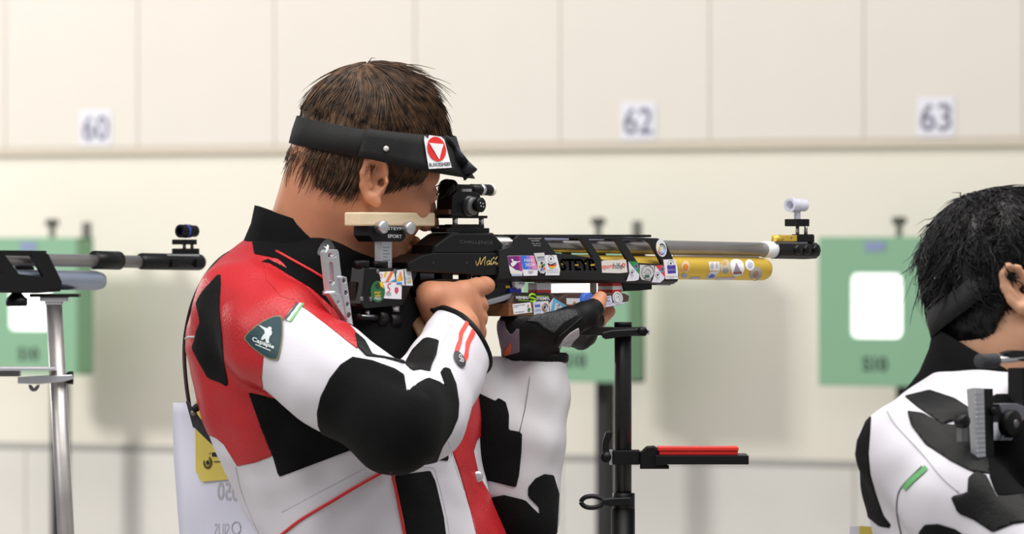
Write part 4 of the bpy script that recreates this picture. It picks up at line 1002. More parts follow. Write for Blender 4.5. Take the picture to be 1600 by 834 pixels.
# headband with visor
def band_geo(M, zc, tilt, prof, a, b_, cx, n=64, th0=-180, th1=180, wall=0.002):
    """ring around the head: prof(theta) -> list of (height, outward offset)"""
    V = []; closed = th1-th0 >= 360; cols = n if closed else n+1; F_ = []
    for k in range(cols):
        th = math.radians(th0+(th1-th0)*k/n); pr = prof(math.degrees(th)); c, s_ = math.cos(th), math.sin(th)
        nrm = np.array([c/a, s_/b_]); nrm /= np.linalg.norm(nrm)
        loop = pr+[(z, o-wall) for z, o in pr[::-1]]
        for z, o in loop:
            x, y = cx+a*c+nrm[0]*o, b_*s_+nrm[1]*o; V.append(M[:3, :3]@np.array([x, y, zc+z+tilt*x])+M[:3, 3])
    m = len(loop)
    for k in range(n):
        k2 = (k+1) % cols
        for i in range(m): F_.append([k*m+i, k2*m+i, k2*m+(i+1) % m, k*m+(i+1) % m])
    if not closed: F_.append(list(range(m))); F_.append([n*m+i for i in range(m)][::-1])
    return V, F_
m_band = mat('black_webbing', (10, 10, 11), 0.75, bump=0.4, bscale=700)
BZ, BT, BA, BB, BX = 0.046, 0.13, 0.105, 0.0865, -0.006
V_, F_ = band_geo(HM, BZ, BT, lambda t: [(-0.018, 0.0), (0.0, 0.0008), (0.018, 0.0)], BA, BB, BX)
b = MB(); b.add(V_, F_, m_band, True); band = b.build('headband', pr1, True, 'black elastic headband')
def vprof(t):
    f_ = max(0.0, 1-(abs(t)/112.0)**2.2)
    out = 0.040*f_*max(0, math.cos(math.radians(t)))**0.6 if abs(t) < 90 else 0
    lo = -0.018-0.006*f_; out = max(out, 0.008*f_)
    return [(lo, 0.003+out), (lo*0.45, 0.003+out*0.66), (0.010, 0.004+0.2*out), (0.020+0.006*f_, 0.002)]
V_, F_ = band_geo(HM, BZ, BT, vprof, BA, BB, BX, 60, -118, 118)
b = MB(); b.add(V_, F_, m_band, True); vis = b.build('visor', pr1, True, 'black fabric visor')
gv = Garment(np.array(V_), np.array([q for q in F_ if len(q) == 4]), pr1)
b = MB()
Tz = lambda pts: crop(620, 180, 4.17, pts)
gv.fill(b, dens(Tz([(165, 125), (280, 142), (300, 160), (350, 345), (203, 352)]), 6), m_white, 0.0022, 5)
gv.fill(b, Tz(ell(250, 222, 58, 82, 30, -0.28)), clr(222, 40, 36), 0.0030, 5); gv.fill(b, dens(Tz([(200, 183), (290, 192), (265, 292)]), 6), m_white, 0.0038, 4)
V2, F2 = text_px('BUNDESHEER', Tz([(206, 340), (342, 334), (338, 308), (202, 314)]), 0.02); gv.drape(b, V2, F2, m_dark, 0.0032)
b.build('emblem_patch', vis, True, 'white patch with a red disc and white triangle')
b = MB(); h = gv.hit(603, 232, 0.001)
h = h if h is not None else HL(0.03, -0.09, 0.035)
b.lathe(h, N*0.6-D*0.8, [(0, 0.0036), (0.002, 0.0034), (0.003, 0.002)], clr(200, 200, 200), 14); b.build('rivet', band, True)
# loose blinder cloth folded at the front of the visor
fold = MB(); cx0 = [(693, 216), (700, 212), (712, 226), (726, 243), (733, 252), (746, 264)]; cx1 = [(696, 240), (706, 250), (716, 262), (722, 272), (725, 281), (727, 282)]
A_, B2 = catmull(cx0, 4), catmull(cx1, 4); vv = []
for i in range(len(A_)):
    for k in range(6):
        t_ = k/5; q = A_[i]*(1-t_)+B2[i]*t_; vv.append(P(q[0], q[1], -0.065+0.02*t_+0.006*math.sin(i*0.9+k*1.3)))
nn_ = len(A_); ff = [[i*6+k, (i+1)*6+k, (i+1)*6+k+1, i*6+k+1] for i in range(nn_-1) for k in range(5)]
fold.add(vv, ff, mat('blinder_cloth', (46, 48, 56), 0.7, bump=0.4, bscale=300), True); fo = fold.build('blinder_cloth', pr1, True)
md = fo.modifiers.new('thickness', 'SOLIDIFY'); md.thickness = 0.0015

# ---- jacket
TORSO = [(372, 420, 560), (386, 396, 610), (400, 354, 650), (430, 323, 690), (470, 306, 712), (510, 296, 726), (545, 291, 736), (585, 299, 744), (620, 310, 748), (660, 324, 750), (700, 340, 750), (740, 358, 754), (790, 383, 768), (834, 401, 788), (900, 418, 806), (1000, 430, 820)]
tz_, tx_, ta_ = [], [], []
for v, l, r in TORSO:
    pl, pr_ = P(l, v, 0.03), P(r, v, 0.03); tz_.append(pl[2]); tx_.append((pl[0]+pr_[0])/2); ta_.append((pr_[0]-pl[0])/2)
tz_, tx_, ta_ = (np.array(x)[::-1] for x in (tz_, tx_, ta_))
def torso_fn(p):
    z = np.clip(p[:, 2], tz_[0], tz_[-1]); cx = np.interp(z, tz_, tx_); s_ = np.interp(z, tz_, ta_)
    # half axes along D and N so that the seen half width is s_
    k = s_/math.sqrt((0.235*D[0])**2+(0.165*N[0])**2); a, b2 = 0.235*k, 0.165*k
    q = p-np.stack([cx, np.full(len(p), 0.03), np.zeros(len(p))], 1)
    u, w = q@D, q@N; n = np.sqrt((u/a)**2+(w/b2)**2)
    d = (n-1)*np.minimum(a, b2)*0.85
    return np.maximum(d, np.maximum(p[:, 2]-tz_[-1], tz_[0]-p[:, 2]))
def wrinkle(amp, sc, seed):
    r = np.random.default_rng(seed); K = r.normal(0, 1, (7, 3))*sc; ph = r.uniform(0, 6.28, 7)
    def fn(p):
        o = np.zeros(len(p))
        for kk, f_ in zip(K, ph): o += np.sin(p@kk+f_+0.8*np.sin(p@kk[[1, 2, 0]]*0.7))
        return amp*o/3
    return fn
arm = Field()
arm.chain([P(376, 478, -0.115), P(430, 526, -0.18), P(520, 590, -0.245), P(618, 652, -0.285)], [0.058, 0.062, 0.062, 0.061], 0.02)
arm.chain([P(622, 660, -0.285), P(652, 646, -0.245), P(690, 586, -0.165), P(724, 520, -0.085)], [0.060, 0.058, 0.050, 0.0455], 0.02)
torso = Field().add(torso_fn, (tx_.min()-0.32, -0.35, tz_[0]), (tx_.max()+0.32, 0.42, tz_[-1]), 0.01)
torso.ellipsoid(P(480, 415, 0.0), (0.10, 0.13, 0.05), 0.03)
jk = Field()
for p_ in torso.pr+arm.pr: jk.pr.append(p_[:3]+(max(p_[3], 0.022), p_[4]))
# folds at the elbow and under the arm
for a, b2 in ((P(585, 566, -0.33), P(640, 600, -0.34)), (P(640, 575, -0.28), P(660, 610, -0.33)), (P(392, 612, -0.20), P(470, 655, -0.2))):
    jk.cone(a, b2, 0.006, 0.004, 0.018, 's')
wr = wrinkle(0.0022, 48, 5)
jk.add(wr, (-9, -9, -9), (9, 9, 9), 0.0, 'd')
# open cuff end: cut beyond the wrist plane
ca = P(720, 526, -0.092); cdir = np.array([0.764, 0.41, 0.491]); cdir /= np.linalg.norm(cdir)
jk.add(lambda p: np.where(np.linalg.norm(p-ca, axis=1) < 0.12, (p-ca)@cdir, -1), (-9, -9, -9), (9, 9, 9), 0.0, 'i')
V, Q = grow(jk, 0.004, 16); V = smooth_mesh(V, Q, 1, 0.4)
gj = Garment(V, Q, pr1)
dA, dT = arm(V), torso(V)
is_arm = (dT-dA)*200      # >0 on the sleeve
jacket = link('shooting_jacket', np_mesh('shooting_jacket', V, Q, m_wleather), pr1, True, 'white canvas shooting jacket')
X5 = lambda pts: crop(260, 360, 2.453, pts)
X6 = lambda pts: crop(480, 440, 2.116, pts)
on_arm, on_torso = is_arm, -is_arm
# red leather of sleeve head, back and yoke
gj.panel('red_sleeve_panel', [(200, 300), (398, 384), (470, 430), (468, 468), (452, 486), (440, 506), (424, 530), (412, 556), (409, 590), (413, 620), (380, 640), (200, 640)], m_red, 0.0008, jacket, on_arm)
gj.panel('red_back_panel', [(230, 330), (400, 330), (450, 360), (470, 402), (500, 440), (545, 492), (572, 532), (572, 560), (480, 600), (440, 640), (400, 640), (408, 668), (426, 712), (400, 722), (371, 728), (350, 694), (338, 684), (230, 640)], m_red, 0.0008, jacket, on_torso)
gj.panel('red_yoke_strip', X5([(380, 120), (480, 178), (560, 228), (640, 300), (700, 362), (724, 388), (737, 458), (700, 430), (620, 366), (540, 306), (490, 270), (440, 255), (380, 190)]), m_red, 0.0013, jacket)
gj.panel('black_side_panel', [(388, 612), (440, 625), (700, 560), (700, 720), (545, 704), (492, 724), (436, 745), (427, 714), (408, 668)], m_suede, 0.0011, jacket, on_torso)
gj.panel('shoulder_patch', catmull([(345, 430), (344, 482), (348, 523), (351, 564), (357, 601), (344, 597), (327, 590), (321, 582), (307, 556), (301, 543), (305, 531), (308, 515), (313, 503), (309, 482), (308, 472), (317, 456), (328, 444)], 3, True), m_suede, 0.0016, jacket)
gj.panel('black_yoke', X5([(330, 40), (420, -40), (520, -60), (960, -40), (975, 300), (970, 500), (900, 560), (790, 480), (760, 440), (700, 370), (640, 300), (560, 225), (480, 180), (395, 128), (362, 122), (390, 112), (480, 155), (430, 110), (338, 92)]), m_bcloth, 0.0016, jacket, on_torso)
elbow = [(150, 250), (215, 262), (290, 290), (320, 310), (330, 372), (345, 350), (400, 320), (440, 335), (460, 355), (440, 300), (450, 285), (470, 290), (490, 340), (499, 400), (496, 450), (474, 500), (444, 545), (425, 600), (380, 640), (260, 660), (190, 620), (120, 560), (50, 500), (38, 475), (34, 430), (45, 380), (75, 320), (110, 275)]
gj.panel('elbow_patch', X6(elbow), m_suede, 0.002, jacket, on_arm)
gj.panel('inner_elbow_patch', X6([(350, 225), (385, 190), (400, 186), (436, 195), (428, 240), (412, 275), (405, 297), (375, 290), (348, 294), (322, 270)]), m_bleather, 0.0016, jacket, on_arm)
gj.panel('sleeve_edge_patch', X6([(155, 165), (190, 195), (215, 240), (320, 262), (325, 272), (250, 252), (195, 246), (165, 215)]), m_bleather, 0.0016, jacket)
gj.panel('black_pocket', X6([(288, 640), (405, 625), (422, 660), (450, 780), (462, 880), (330, 880), (322, 800)]), m_suede, 0.0014, jacket, on_torso)
gj.panel('red_front_flap', X6([(545, 300), (585, 400), (620, 480), (560, 520), (548, 560), (565, 640), (600, 700), (640, 760), (700, 900), (575, 900), (540, 760), (500, 620), (465, 520), (490, 470), (500, 430), (530, 390)]), m_red, 0.0014, jacket, on_torso)
def piping(name, pts, r=0.0022, m=m_redpipe):
    b = MB(); gj.cord(b, catmull(pts, 5), r, m, 0.0008 if r > 0.0012 else 0.0); b.build(name, jacket, True)
piping('red_piping', [(432, 842), (470, 812), (520, 782), (560, 758), (596, 738)])
piping('red_piping', [(611, 735), (618, 764), (626, 804), (634, 845)])
piping('seam', [(398, 402), (420, 420), (445, 440), (470, 456)], 0.0010, mat('red_seam', (140, 22, 26), 0.6))
piping('seam', [(705, 508), (690, 540), (672, 580)], 0.0007, clr(196, 194, 198))
m_stitch = clr(184, 182, 188)
piping('seam', [(440, 800), (500, 768), (560, 736), (585, 722)], 0.0005, m_stitch)
piping('seam', [(615, 738), (672, 730), (683, 748), (696, 800), (703, 840)], 0.0005, m_stitch)
piping('seam', [(700, 690), (715, 740), (735, 790), (752, 840)], 0.0005, m_stitch)
piping('seam', [(368, 728), (378, 770), (395, 812), (408, 842)], 0.0008, m_stitch)
b = MB(); h = gj.hit(744, 745, 0.002)
if h is not None: b.lathe(h, (0.3, -1, 0.1), [(0, 0.0075), (0.002, 0.007), (0.003, 0.004)], m_alu, 18); b.build('snap_button', jacket, True, 'silver snap button')
piping('grey_piping', [(287, 533), (294, 527), (305, 526)], 0.0015, clr(190, 188, 192))
# armband stripes by the emblem
for nm, c_, o_ in (('green_stripe', clr(110, 176, 112), 5), ('white_stripe', cw, 1.5), ('teal_stripe', clr(40, 72, 76), -2.5)):
    b = MB(); gj.fill(b, dens([(447+o_, 500+o_*0.3), (466+o_, 474), (469.5+o_, 475.5), (450.5+o_, 502+o_*0.3)], 3), c_, 0.0018, 4); b.build(nm, jacket, True)
# shield emblem
S_ = lambda pts: crop(360, 440, 5.215, pts)
shield = catmull(S_([(120, 455), (165, 400), (260, 330), (350, 288), (405, 282), (428, 300), (432, 400), (425, 500), (400, 620), (372, 640), (300, 620), (200, 550), (140, 490)]), 4, True)
shield_in = (np.array(shield)-np.mean(shield, 0))*0.93+np.mean(shield, 0)
b = MB(); gj.fill(b, shield, clr(122, 120, 84), 0.0022, 6); gj.fill(b, shield_in, clr(18, 58, 66), 0.0028, 6)
fig = [(235, 355), (285, 378), (310, 388), (318, 375), (335, 374), (346, 388), (342, 400), (350, 420), (345, 440), (332, 450), (325, 480), (330, 505), (300, 500), (298, 470), (285, 470), (275, 480), (258, 472), (275, 440), (290, 425), (285, 400), (250, 372)]
gj.fill(b, dens(S_(fig), 2), clr(216, 224, 226), 0.0034, 4)
V2, F2 = text_px('Capapie', S_([(186, 492), (366, 562), (372, 520), (192, 446)]), 0.03); gj.drape(b, V2, F2, clr(224, 230, 232), 0.0036)
gj.fill(b, dens(S_([(216, 506), (342, 562), (340, 568), (214, 512)]), 3), clr(224, 230, 232), 0.0034, 4)
b.build('shield_emblem', jacket, True, 'dark green shield emblem with lettering')
# cuff stripes and badge
K_ = lambda pts: crop(660, 440, 5.215, pts)
for pts in ([(352, 322), (378, 345), (330, 430), (318, 500), (295, 572), (258, 568), (275, 510), (292, 480), (296, 420)], [(402, 382), (428, 425), (385, 510), (370, 570), (368, 615), (350, 655), (330, 615), (345, 560), (348, 500)]):
    b = MB(); gj.fill(b, dens(K_(pts), 3), clr(232, 66, 56), 0.0016, 5); b.build('red_stripe', jacket, True)
b = MB(); gj.fill(b, K_(ell(295, 638, 36, 70, 26, -0.52)), clr(34, 34, 38), 0.0028, 4)
V2, F2 = text_px('op', K_([(275, 625), (300, 680), (330, 655), (300, 595)]), 0.02); gj.drape(b, V2, F2, clr(200, 200, 204), 0.0036); b.build('cuff_badge', jacket, True, 'black oval cuff badge')
# cuff trim ring
e1_ = np.cross(cdir, [0, 1, 0]); e1_ /= np.linalg.norm(e1_); e2_ = np.cross(cdir, e1_); cp3 = []
for k in range(41):                                   # trim follows the sleeve's rim
    dr_ = math.cos(k*math.pi/20)*e1_+math.sin(k*math.pi/20)*e2_
    h = gj.bvh.ray_cast(Vector(ca-cdir*0.004+dr_*0.12), Vector(-dr_), 0.12)
    cp3.append(np.array(h[0]) if h[0] is not None else ca+dr_*0.046)
b = MB(); b.tube(cp3, 0.0042, m_bleather, 8); b.build('cuff_trim', jacket, True)
# collar
b = MB(); cc_, ring = P(487, 392, -0.015), []
cprof = [(414, 333), (404, 352), (396, 378)]
ncol = 48
for k in range(ncol):
    th = 2*math.pi*k/ncol; c, s_ = math.cos(th), math.sin(th)
    rx, ry = 0.066, 0.075
    front = max(0, (c+0.2*(-s_)))      # opens forward and down
    for zt_, ro in ((0.030, 0.000), (0.006, 0.005), (-0.020, 0.016), (-0.050, 0.034)):
        zz = 0.004-0.024*c
        ring.append(cc_+np.array([(rx+ro)*c-0.002, (ry+ro)*s_, zt_+zz]))
F_ = [[k*4+i, ((k+1) % ncol)*4+i, ((k+1) % ncol)*4+i+1, k*4+i+1] for k in range(ncol) for i in range(3)]
b.add(ring, F_, m_bcloth, True); co_ = b.build('collar', pr1, True, 'black stand-up collar')
md = co_.modifiers.new('thickness', 'SOLIDIFY'); md.thickness = 0.006; md.offset = -1
gcol = Garment(np.array(ring), np.array(F_), pr1)
b = MB(); G4 = lambda pts: crop(480, 320, 4.168, pts)
gj.fill(b, catmull(G4([(65, 330), (75, 290), (100, 255), (135, 233), (160, 262), (175, 300), (150, 335), (100, 345)]), 3, True), clr(36, 46, 50), 0.0035, 5)
gj.fill(b, dens(G4([(102, 280), (118, 288), (128, 272), (136, 280), (134, 306), (140, 318), (112, 312), (118, 298)]), 2), clr(216, 216, 216), 0.0043, 3); b.build('collar_emblem', jacket, True)
b = MB(); gj.cord(b, catmull([(432, 394), (470, 414), (498, 430), (513, 440)], 5), 0.0018, m_redpipe, 0.002); b.build('red_piping', jacket, True)

# left sleeve
la = Field()
la.chain([P(688, 520, 0.17), P(770, 670, 0.16), P(812, 800, 0.155)], [0.066, 0.062, 0.050], 0.02)
la.chain([P(814, 806, 0.155), P(826, 690, 0.155), P(834, 620, 0.165), P(836, 556, 0.172)], [0.046, 0.0445, 0.0445, 0.0425], 0.02)
la.add(wrinkle(0.0012, 60, 9), (-9, -9, -9), (9, 9, 9), 0, 'd')
la.add(lambda p: p[:, 2]-P(836, 556, 0.2)[2], (-9, -9, -9), (9, 9, 9), 0, 'i')
V, Q = grow(la, 0.004, 16); V = smooth_mesh(V, Q, 1, 0.4)
gl = Garment(V, Q, pr1)
m_greyw = mat('grey_white_canvas', (206, 204, 208), 0.6, bump=0.12, bscale=500, var=0.03, vscale=12)
lsl = link('left_sleeve', np_mesh('left_sleeve', V, Q, m_greyw), pr1, True)
X7 = lambda pts: crop(740, 440, 2.1174, pts)
gl.panel('sleeve_patch', X7([(0, 360), (70, 395), (82, 385), (105, 400), (116, 440), (115, 490), (160, 498), (158, 560), (150, 640), (140, 680), (60, 660), (-60, 640), (-120, 300)]), m_suede, 0.0016, lsl)
gl.panel('elbow_patch', X7([(180, 680), (205, 650), (235, 636), (262, 640), (280, 700), (270, 900), (100, 900), (60, 790), (50, 715), (100, 705), (170, 722), (218, 772), (215, 745), (180, 710)]), m_suede, 0.0018, lsl)
b = MB(); gl.cord(b, X7([(190, 250), (184, 330), (170, 420), (152, 495)]), 0.0007, clr(140, 138, 140), 0.0005); b.build('seam', lsl, True)
b = MB(); b.lathe(P(836, 565, 0.171), (0.03, 0, 1), [(0, 0.0425), (0.003, 0.0442), (0.010, 0.0442), (0.013, 0.041)], m_bleather, 36); b.build('cuff_trim', lsl, True)

# glove on the left hand
gf = Field()
gf.cone(P(836, 562, 0.172), RH(838, 520, 0.008), 0.033, 0.031, 0.014)
gf.cone(RH(818, 508, 0.010), RH(880, 500, 0.014), 0.029, 0.024, 0.016)
gf.chain([RH(880, 506, 0.000), RH(918, 506, -0.002), RH(930, 500, -0.004)], [0.018, 0.0140, 0.0132], 0.006)
gf.chain([RH(882, 512, -0.012), RH(918, 516, -0.020), RH(928, 508, -0.024)], [0.017, 0.0135, 0.0125], 0.006)
gf.chain([RH(878, 520, -0.012), RH(908, 530, -0.024), RH(918, 526, -0.028)], [0.016, 0.0132, 0.0125], 0.006)
gf.cone(P(808, 566, 0.172), RH(801, 510, 0.004), 0.020, 0.018, 0.014)
gf.add(lambda p: p[:, 2]-P(880, 491, 0.2)[2], (-9, -9, -9), (9, 9, 9), 0, 'i')
gf.chain([RH(862, 514, 0.026), RH(890, 503, 0.034), RH(912, 493, 0.036), RH(928, 482, 0.036)], [0.022, 0.0190, 0.0165, 0.0140], 0.010)
V, Q = grow(gf, 0.003, 16); V = smooth_mesh(V, Q, 1, 0.4)
gg = Garment(V, Q, pr1)
glove = link('shooting_glove', np_mesh('shooting_glove', V, Q, m_bleather), pr1, True, 'black leather shooting glove')
m_grip = mat('rubber_grit', (46, 46, 49), 0.5, bump=1.0, bscale=600, var=1.0, vscale=520)
gg.panel('grip_pad', C_([(400, 395), (470, 350), (600, 335), (760, 300), (840, 312), (840, 355), (720, 420), (640, 500), (560, 460), (500, 410)]), m_grip, 0.0015, glove)
gg.panel('grey_strap', C_([(680, 630), (720, 560), (780, 500), (855, 455), (858, 520), (800, 580), (780, 625), (770, 660)]), clr(186, 184, 190), 0.0014, glove)
gg.panel('violet_side', C_([(140, 395), (215, 395), (225, 460), (270, 520), (340, 440), (345, 660), (280, 680), (205, 700), (150, 500)]), mat('violet_leather', (112, 98, 112), 0.55, bump=0.2, bscale=300), 0.0012, glove)
gg.panel('flame_print', C_([(215, 660), (250, 600), (258, 565), (272, 600), (270, 660), (240, 690), (215, 695)]), clr(214, 84, 30), 0.0022, glove)
b = MB(); gg.cord(b, catmull(C_([(660, 600), (670, 550), (760, 470), (870, 380), (890, 372)]), 5), 0.0016, m_bleather, 0.0004); b.build('piping', glove, True)

# back strap with clip
sp3 = catmull([(388, 384, -0.02), (350, 400, -0.03), (322, 430, -0.02), (302, 470, 0.0), (291, 515, 0.02), (288, 555, 0.02), (291, 600, 0.0), (297, 640, -0.01)], 5)
b = MB(); b.tube([P(*q) for q in sp3], 0.0065, mat('dark_strap', (44, 32, 36), 0.7, bump=0.6, bscale=300), 8, flat=0.4); strap = b.build('back_strap', pr1, True)
b = MB(); O5 = lambda pts: crop(260, 600, 3.5625, pts)
def yplate(b, poly, y, th, m, bev=0.0008, holes=()):
    o2 = [P(u, v, y)[[0, 2]] for u, v in poly]; h2 = [[P(u, v, y)[[0, 2]] for u, v in h] for h in holes]
    V, Fc = plate_geo(o2, h2, th, bev); b.add([(p[0], y-p[2], p[1]) for p in V], Fc, m)
yplate(b, O5([(108, 95), (122, 95), (165, 160), (225, 240), (262, 345), (205, 290), (160, 245), (148, 240)]), -0.03, 0.008, mat('clip_steel', (70, 72, 76), 0.35, 0.6)); clip = b.build('strap_clip', pr1, True)
b = MB(); b.tube(catmull([P(u, v, -0.036) for u, v in O5([(160, 150), (165, 130), (195, 128), (215, 150), (235, 200), (250, 250), (258, 292)])], 5), 0.0045, m_ano2, 8); b.build('clip_lever', clip, True)
b = MB(); b.lathe(P(302.5, 645, -0.038), (0, 1, 0), [(0, 0.0042), (0.004, 0.0042)], m_grey2, 14); b.build('clip_pin', clip, True)
# start number sheet and accreditation card hanging at the back
m_bib = mat('bib_paper', (214, 214, 230), 0.8, var=0.02, vscale=9)
def bibp(u, v): 
    s_ = (u-270)/160; return P(u, v, 0.045-0.10*s_+0.006*math.sin(v*0.03+s_*3))
outl = lambda v: np.interp(v, [620, 628, 660, 720, 800, 900], [272, 271, 270, 272, 278, 286])
b = MB(); vv = []; nU, nV = 10, 16
for j in range(nV+1):
    v = 629+j*(900-629)/nV
    for i in range(nU+1):
        u = outl(v)+(436-outl(v))*i/nU; vv.append(bibp(u, v))
b.add(vv, [[j*(nU+1)+i, j*(nU+1)+i+1, (j+1)*(nU+1)+i+1, (j+1)*(nU+1)+i] for j in range(nV) for i in range(nU)], m_bib, True)
bib = b.build('start_number_sheet', pr1, True, 'white start number sheet'); md = bib.modifiers.new('thickness', 'SOLIDIFY'); md.thickness = 0.0006
m_pale = clr(178, 176, 186)
for body_, q in (('050', [(283, 645), (402, 655), (402, 550), (285, 545)]), ('SIUS', [(268, 850), (352, 850), (352, 775), (268, 775)])):
    b = MB(); V2, F2 = text_px(body_, O5(q), 0.015, mirror=True); b.add([bibp(p[0], p[1])+np.array([0, -0.0012, 0]) for p in V2], F2, m_pale); b.build('lettering', bib, True)
b = MB(); b.tube([bibp(u, v)+np.array([0, -0.001, 0]) for u, v in O5(ell(390, 800, 24, 34, 20)+[(414, 800)])], 0.0012, m_pale, 5)
b.build('ring_mark', bib, True)
m_yel = mat('yellow_card', (206, 186, 84), 0.6, var=0.05, vscale=20)
cardp = lambda u, v: bibp(u, v)+np.array([0, -0.004, 0])
b = MB(); cpoly = O5([(162, 98), (200, 95), (300, 100), (365, 200), (365, 528), (200, 543), (182, 520), (180, 495), (166, 490)])
pp = [cardp(u, v) for u, v in cpoly]; b.add(pp, [list(range(len(pp)))], m_yel); card = b.build('accreditation_card', pr1, True, 'yellow equipment card'); md = card.modifiers.new('thickness', 'SOLIDIFY'); md.thickness = 0.0008
b = MB(); cpp = lambda u, v: cardp(u, v)+np.array([0, -0.0012, 0])
def ctext(body, q, m=m_dark):
    V2, F2 = text_px(body, O5(q), 0.01, mirror=True); b.add([cpp(p[0], p[1]) for p in V2], F2, m)
ctext('ISSF', [(208, 392), (246, 390), (246, 376), (208, 378)])
b.add([cpp(u, v) for u, v in O5([(254, 380), (322, 376), (322, 402), (254, 402)])], [[0, 1, 2, 3]], m_dark)
b.add([cpp(u, v) for u, v in O5([(264, 428), (320, 428), (320, 433), (264, 433)])], [[0, 1, 2, 3]], m_dark)
b.add([cpp(u, v) for u, v in O5(ell(230, 436, 9, 13, 14))], [list(range(14))], m_dark)
for r in (16, 22): b.tube([cpp(u, v) for u, v in O5([(230+r*math.cos(a), 436+r*1.5*math.sin(a)) for a in np.linspace(-1.2, 3.6, 14)])], 0.0006, m_dark, 4)
b.build('card_print', card, True)
# belt of the rifle strap seen between arm and chest, trousers and boots down to the floor
b = MB(); b.tube(catmull([P(u, v, y) for u, v, y in ((640, 474, -0.03), (650, 500, -0.06), (664, 530, -0.09), (668, 560, -0.09))], 5), 0.009, mat('brown_strap', (92, 62, 36), 0.6), 8, flat=0.35); b.build('leather_strap', pr1, True)
lg = Field(); hipz = P(600, 960, 0)[2]
for sgn in (-1, 1):
    hc = P(610, 960, 0.03)+D*0.10*sgn; ft_ = hc+D*0.10*sgn; 
    lg.chain([hc, np.array([(hc[0]+ft_[0])/2, (hc[1]+ft_[1])/2, 0.50]), np.array([ft_[0], ft_[1], 0.10])], [0.125, 0.085, 0.070], 0.03)
    lg.cone(np.array([ft_[0], ft_[1], 0.045])-N*0.05, np.array([ft_[0], ft_[1], 0.045])+N*0.16, 0.045, 0.040, 0.03)
lg.add(lambda p: 0.003-p[:, 2], (-9, -9, -9), (9, 9, 9), 0, 'i')
V, Q = grow(lg, 0.012, 10); link('shooting_trousers', np_mesh('shooting_trousers', V, Q, m_bcloth), pr1, True)
# ------------------------------------------------------------------ black stand with tray beside the rifle
m_carbon = mat('carbon_tube', (14, 14, 15), 0.35, var=0.3, vscale=160)
YS = 0.20
sx = P(973.5, 500, YS)
std = empty('rifle_stand', (sx[0], YS, 0), 0, 'black carbon tube stand with a clamped tray in front of the gloved hand', 'stand')
def wpart(name, fn, parent, label=None):
    b = MB(); fn(b); return b.build(name, parent, True, label)
def ybox(b, u0, v0, u1, v1, y0, y1, m, bev=0.001):
    p, q = P(u0, v0, y0), P(u1, v1, y0); b.box((p[0], y0, p[2]), (q[0], y1, q[2]), m, bev)
def vcyl(b, u, v0, v1, r, m, y=YS, n=28): b.lathe(P(u, v1, y), (0, 0, 1), [(0, r-0.0006), (0.0006, r), (P(u, v0, y)[2]-P(u, v1, y)[2]-0.0006, r), (P(u, v0, y)[2]-P(u, v1, y)[2], r-0.0006)], m, n)
wpart('tube', lambda b: vcyl(b, 973.5, 509, 775, 0.0113, m_carbon), std)
wpart('top_cap', lambda b: vcyl(b, 973.5, 503, 511, 0.0117, m_ano2), std)
wpart('lower_tube', lambda b: b.lathe((sx[0], YS, 0.02), (0, 0, 1), [(0, 0.0158), (P(973, 795, YS)[2]-0.02, 0.0158)], m_ano2, 28), std)
wpart('collar', lambda b: vcyl(b, 974.5, 770, 797, 0.0148, m_ano), std)
def feet(k):
    a = k*2.094+0.5; e = (sx[0]+0.17*math.cos(a), YS+0.17*math.sin(a), 0.012)
    return lambda b: b.tube([(sx[0], YS, 0.10), e], 0.011, m_ano2, 10)
for k in range(3): wpart('foot', feet(k), std)
tc_ = wpart('top_clamp', lambda b: (ybox(b, 955, 511, 1010, 525, YS-0.017, YS+0.017, m_ano2, 0.002), ybox(b, 1008, 514, 1015, 523, YS-0.012, YS+0.012, m_alu, 0.001)), std)
wpart('clamp_lever', lambda b: yplate(b, [(940, 519), (955, 515), (990, 513), (1008, 511), (1014, 518), (1008, 524), (990, 524), (946, 530), (941, 527)], YS-0.022, 0.008, m_ano, 0.002), tc_)
wpart('lever_knuckle', lambda b: b.lathe(P(1003, 517, YS-0.028), (0, 1, 0), [(0, 0.006), (0.014, 0.006)], m_ano2, 14), tc_)
wpart('fork_bar', lambda b: ybox(b, 904, 510.5, 958, 524, YS-0.012, YS+0.004, mat('dark_bronze_bar', (34, 28, 24), 0.35, 0.3), 0.001), std)
mc = wpart('tray_clamp', lambda b: (ybox(b, 957, 703, 1000, 726, YS-0.017, YS+0.017, m_ano2, 0.002)), std)
for u in (954.5, 1003): wpart('clamp_plate', lambda b: ybox(b, u-2, 703, u+2.5, 726, YS-0.012, YS+0.012, m_alu, 0.0006), mc)
def lever(b):
    yplate(b, catmull([(943, 712), (941, 695), (945, 678), (950, 673), (956, 675), (956, 682), (951, 694), (953, 712), (950, 718)], 4, True), YS-0.016, 0.010, m_ano, 0.002)
    b.lathe(P(947, 714, YS-0.022), (0, 1, 0), [(0, 0.007), (0.02, 0.007)], m_ano2, 16)
wpart('locking_lever', lever, std)
wpart('tray_holder', lambda b: (yplate(b, [(1000, 706), (1010, 697), (1022, 696), (1031, 702), (1033, 722), (1045, 727), (1045, 732), (1000, 732)], YS-0.006, 0.03, m_ano2, 0.002)), std)
wpart('tray', lambda b: ybox(b, 1024, 711.5, 1170, 725.5, YS-0.05, YS+0.06, m_ano2, 0.001), std)
ring_ = [P(u, v, YS-0.012) for u, v in catmull([(908, 784), (914, 777), (926, 775), (938, 778), (944, 783), (938, 790), (926, 793), (914, 791)], 4, True)]; ring_.append(ring_[0])
wpart('ring_lever', lambda b: (b.tube(ring_, 0.0032, m_ano, 8), yplate(b, [(940, 779), (960, 777), (986, 776), (986, 788), (950, 791), (941, 789)], YS-0.014, 0.010, m_ano, 0.002)), std)
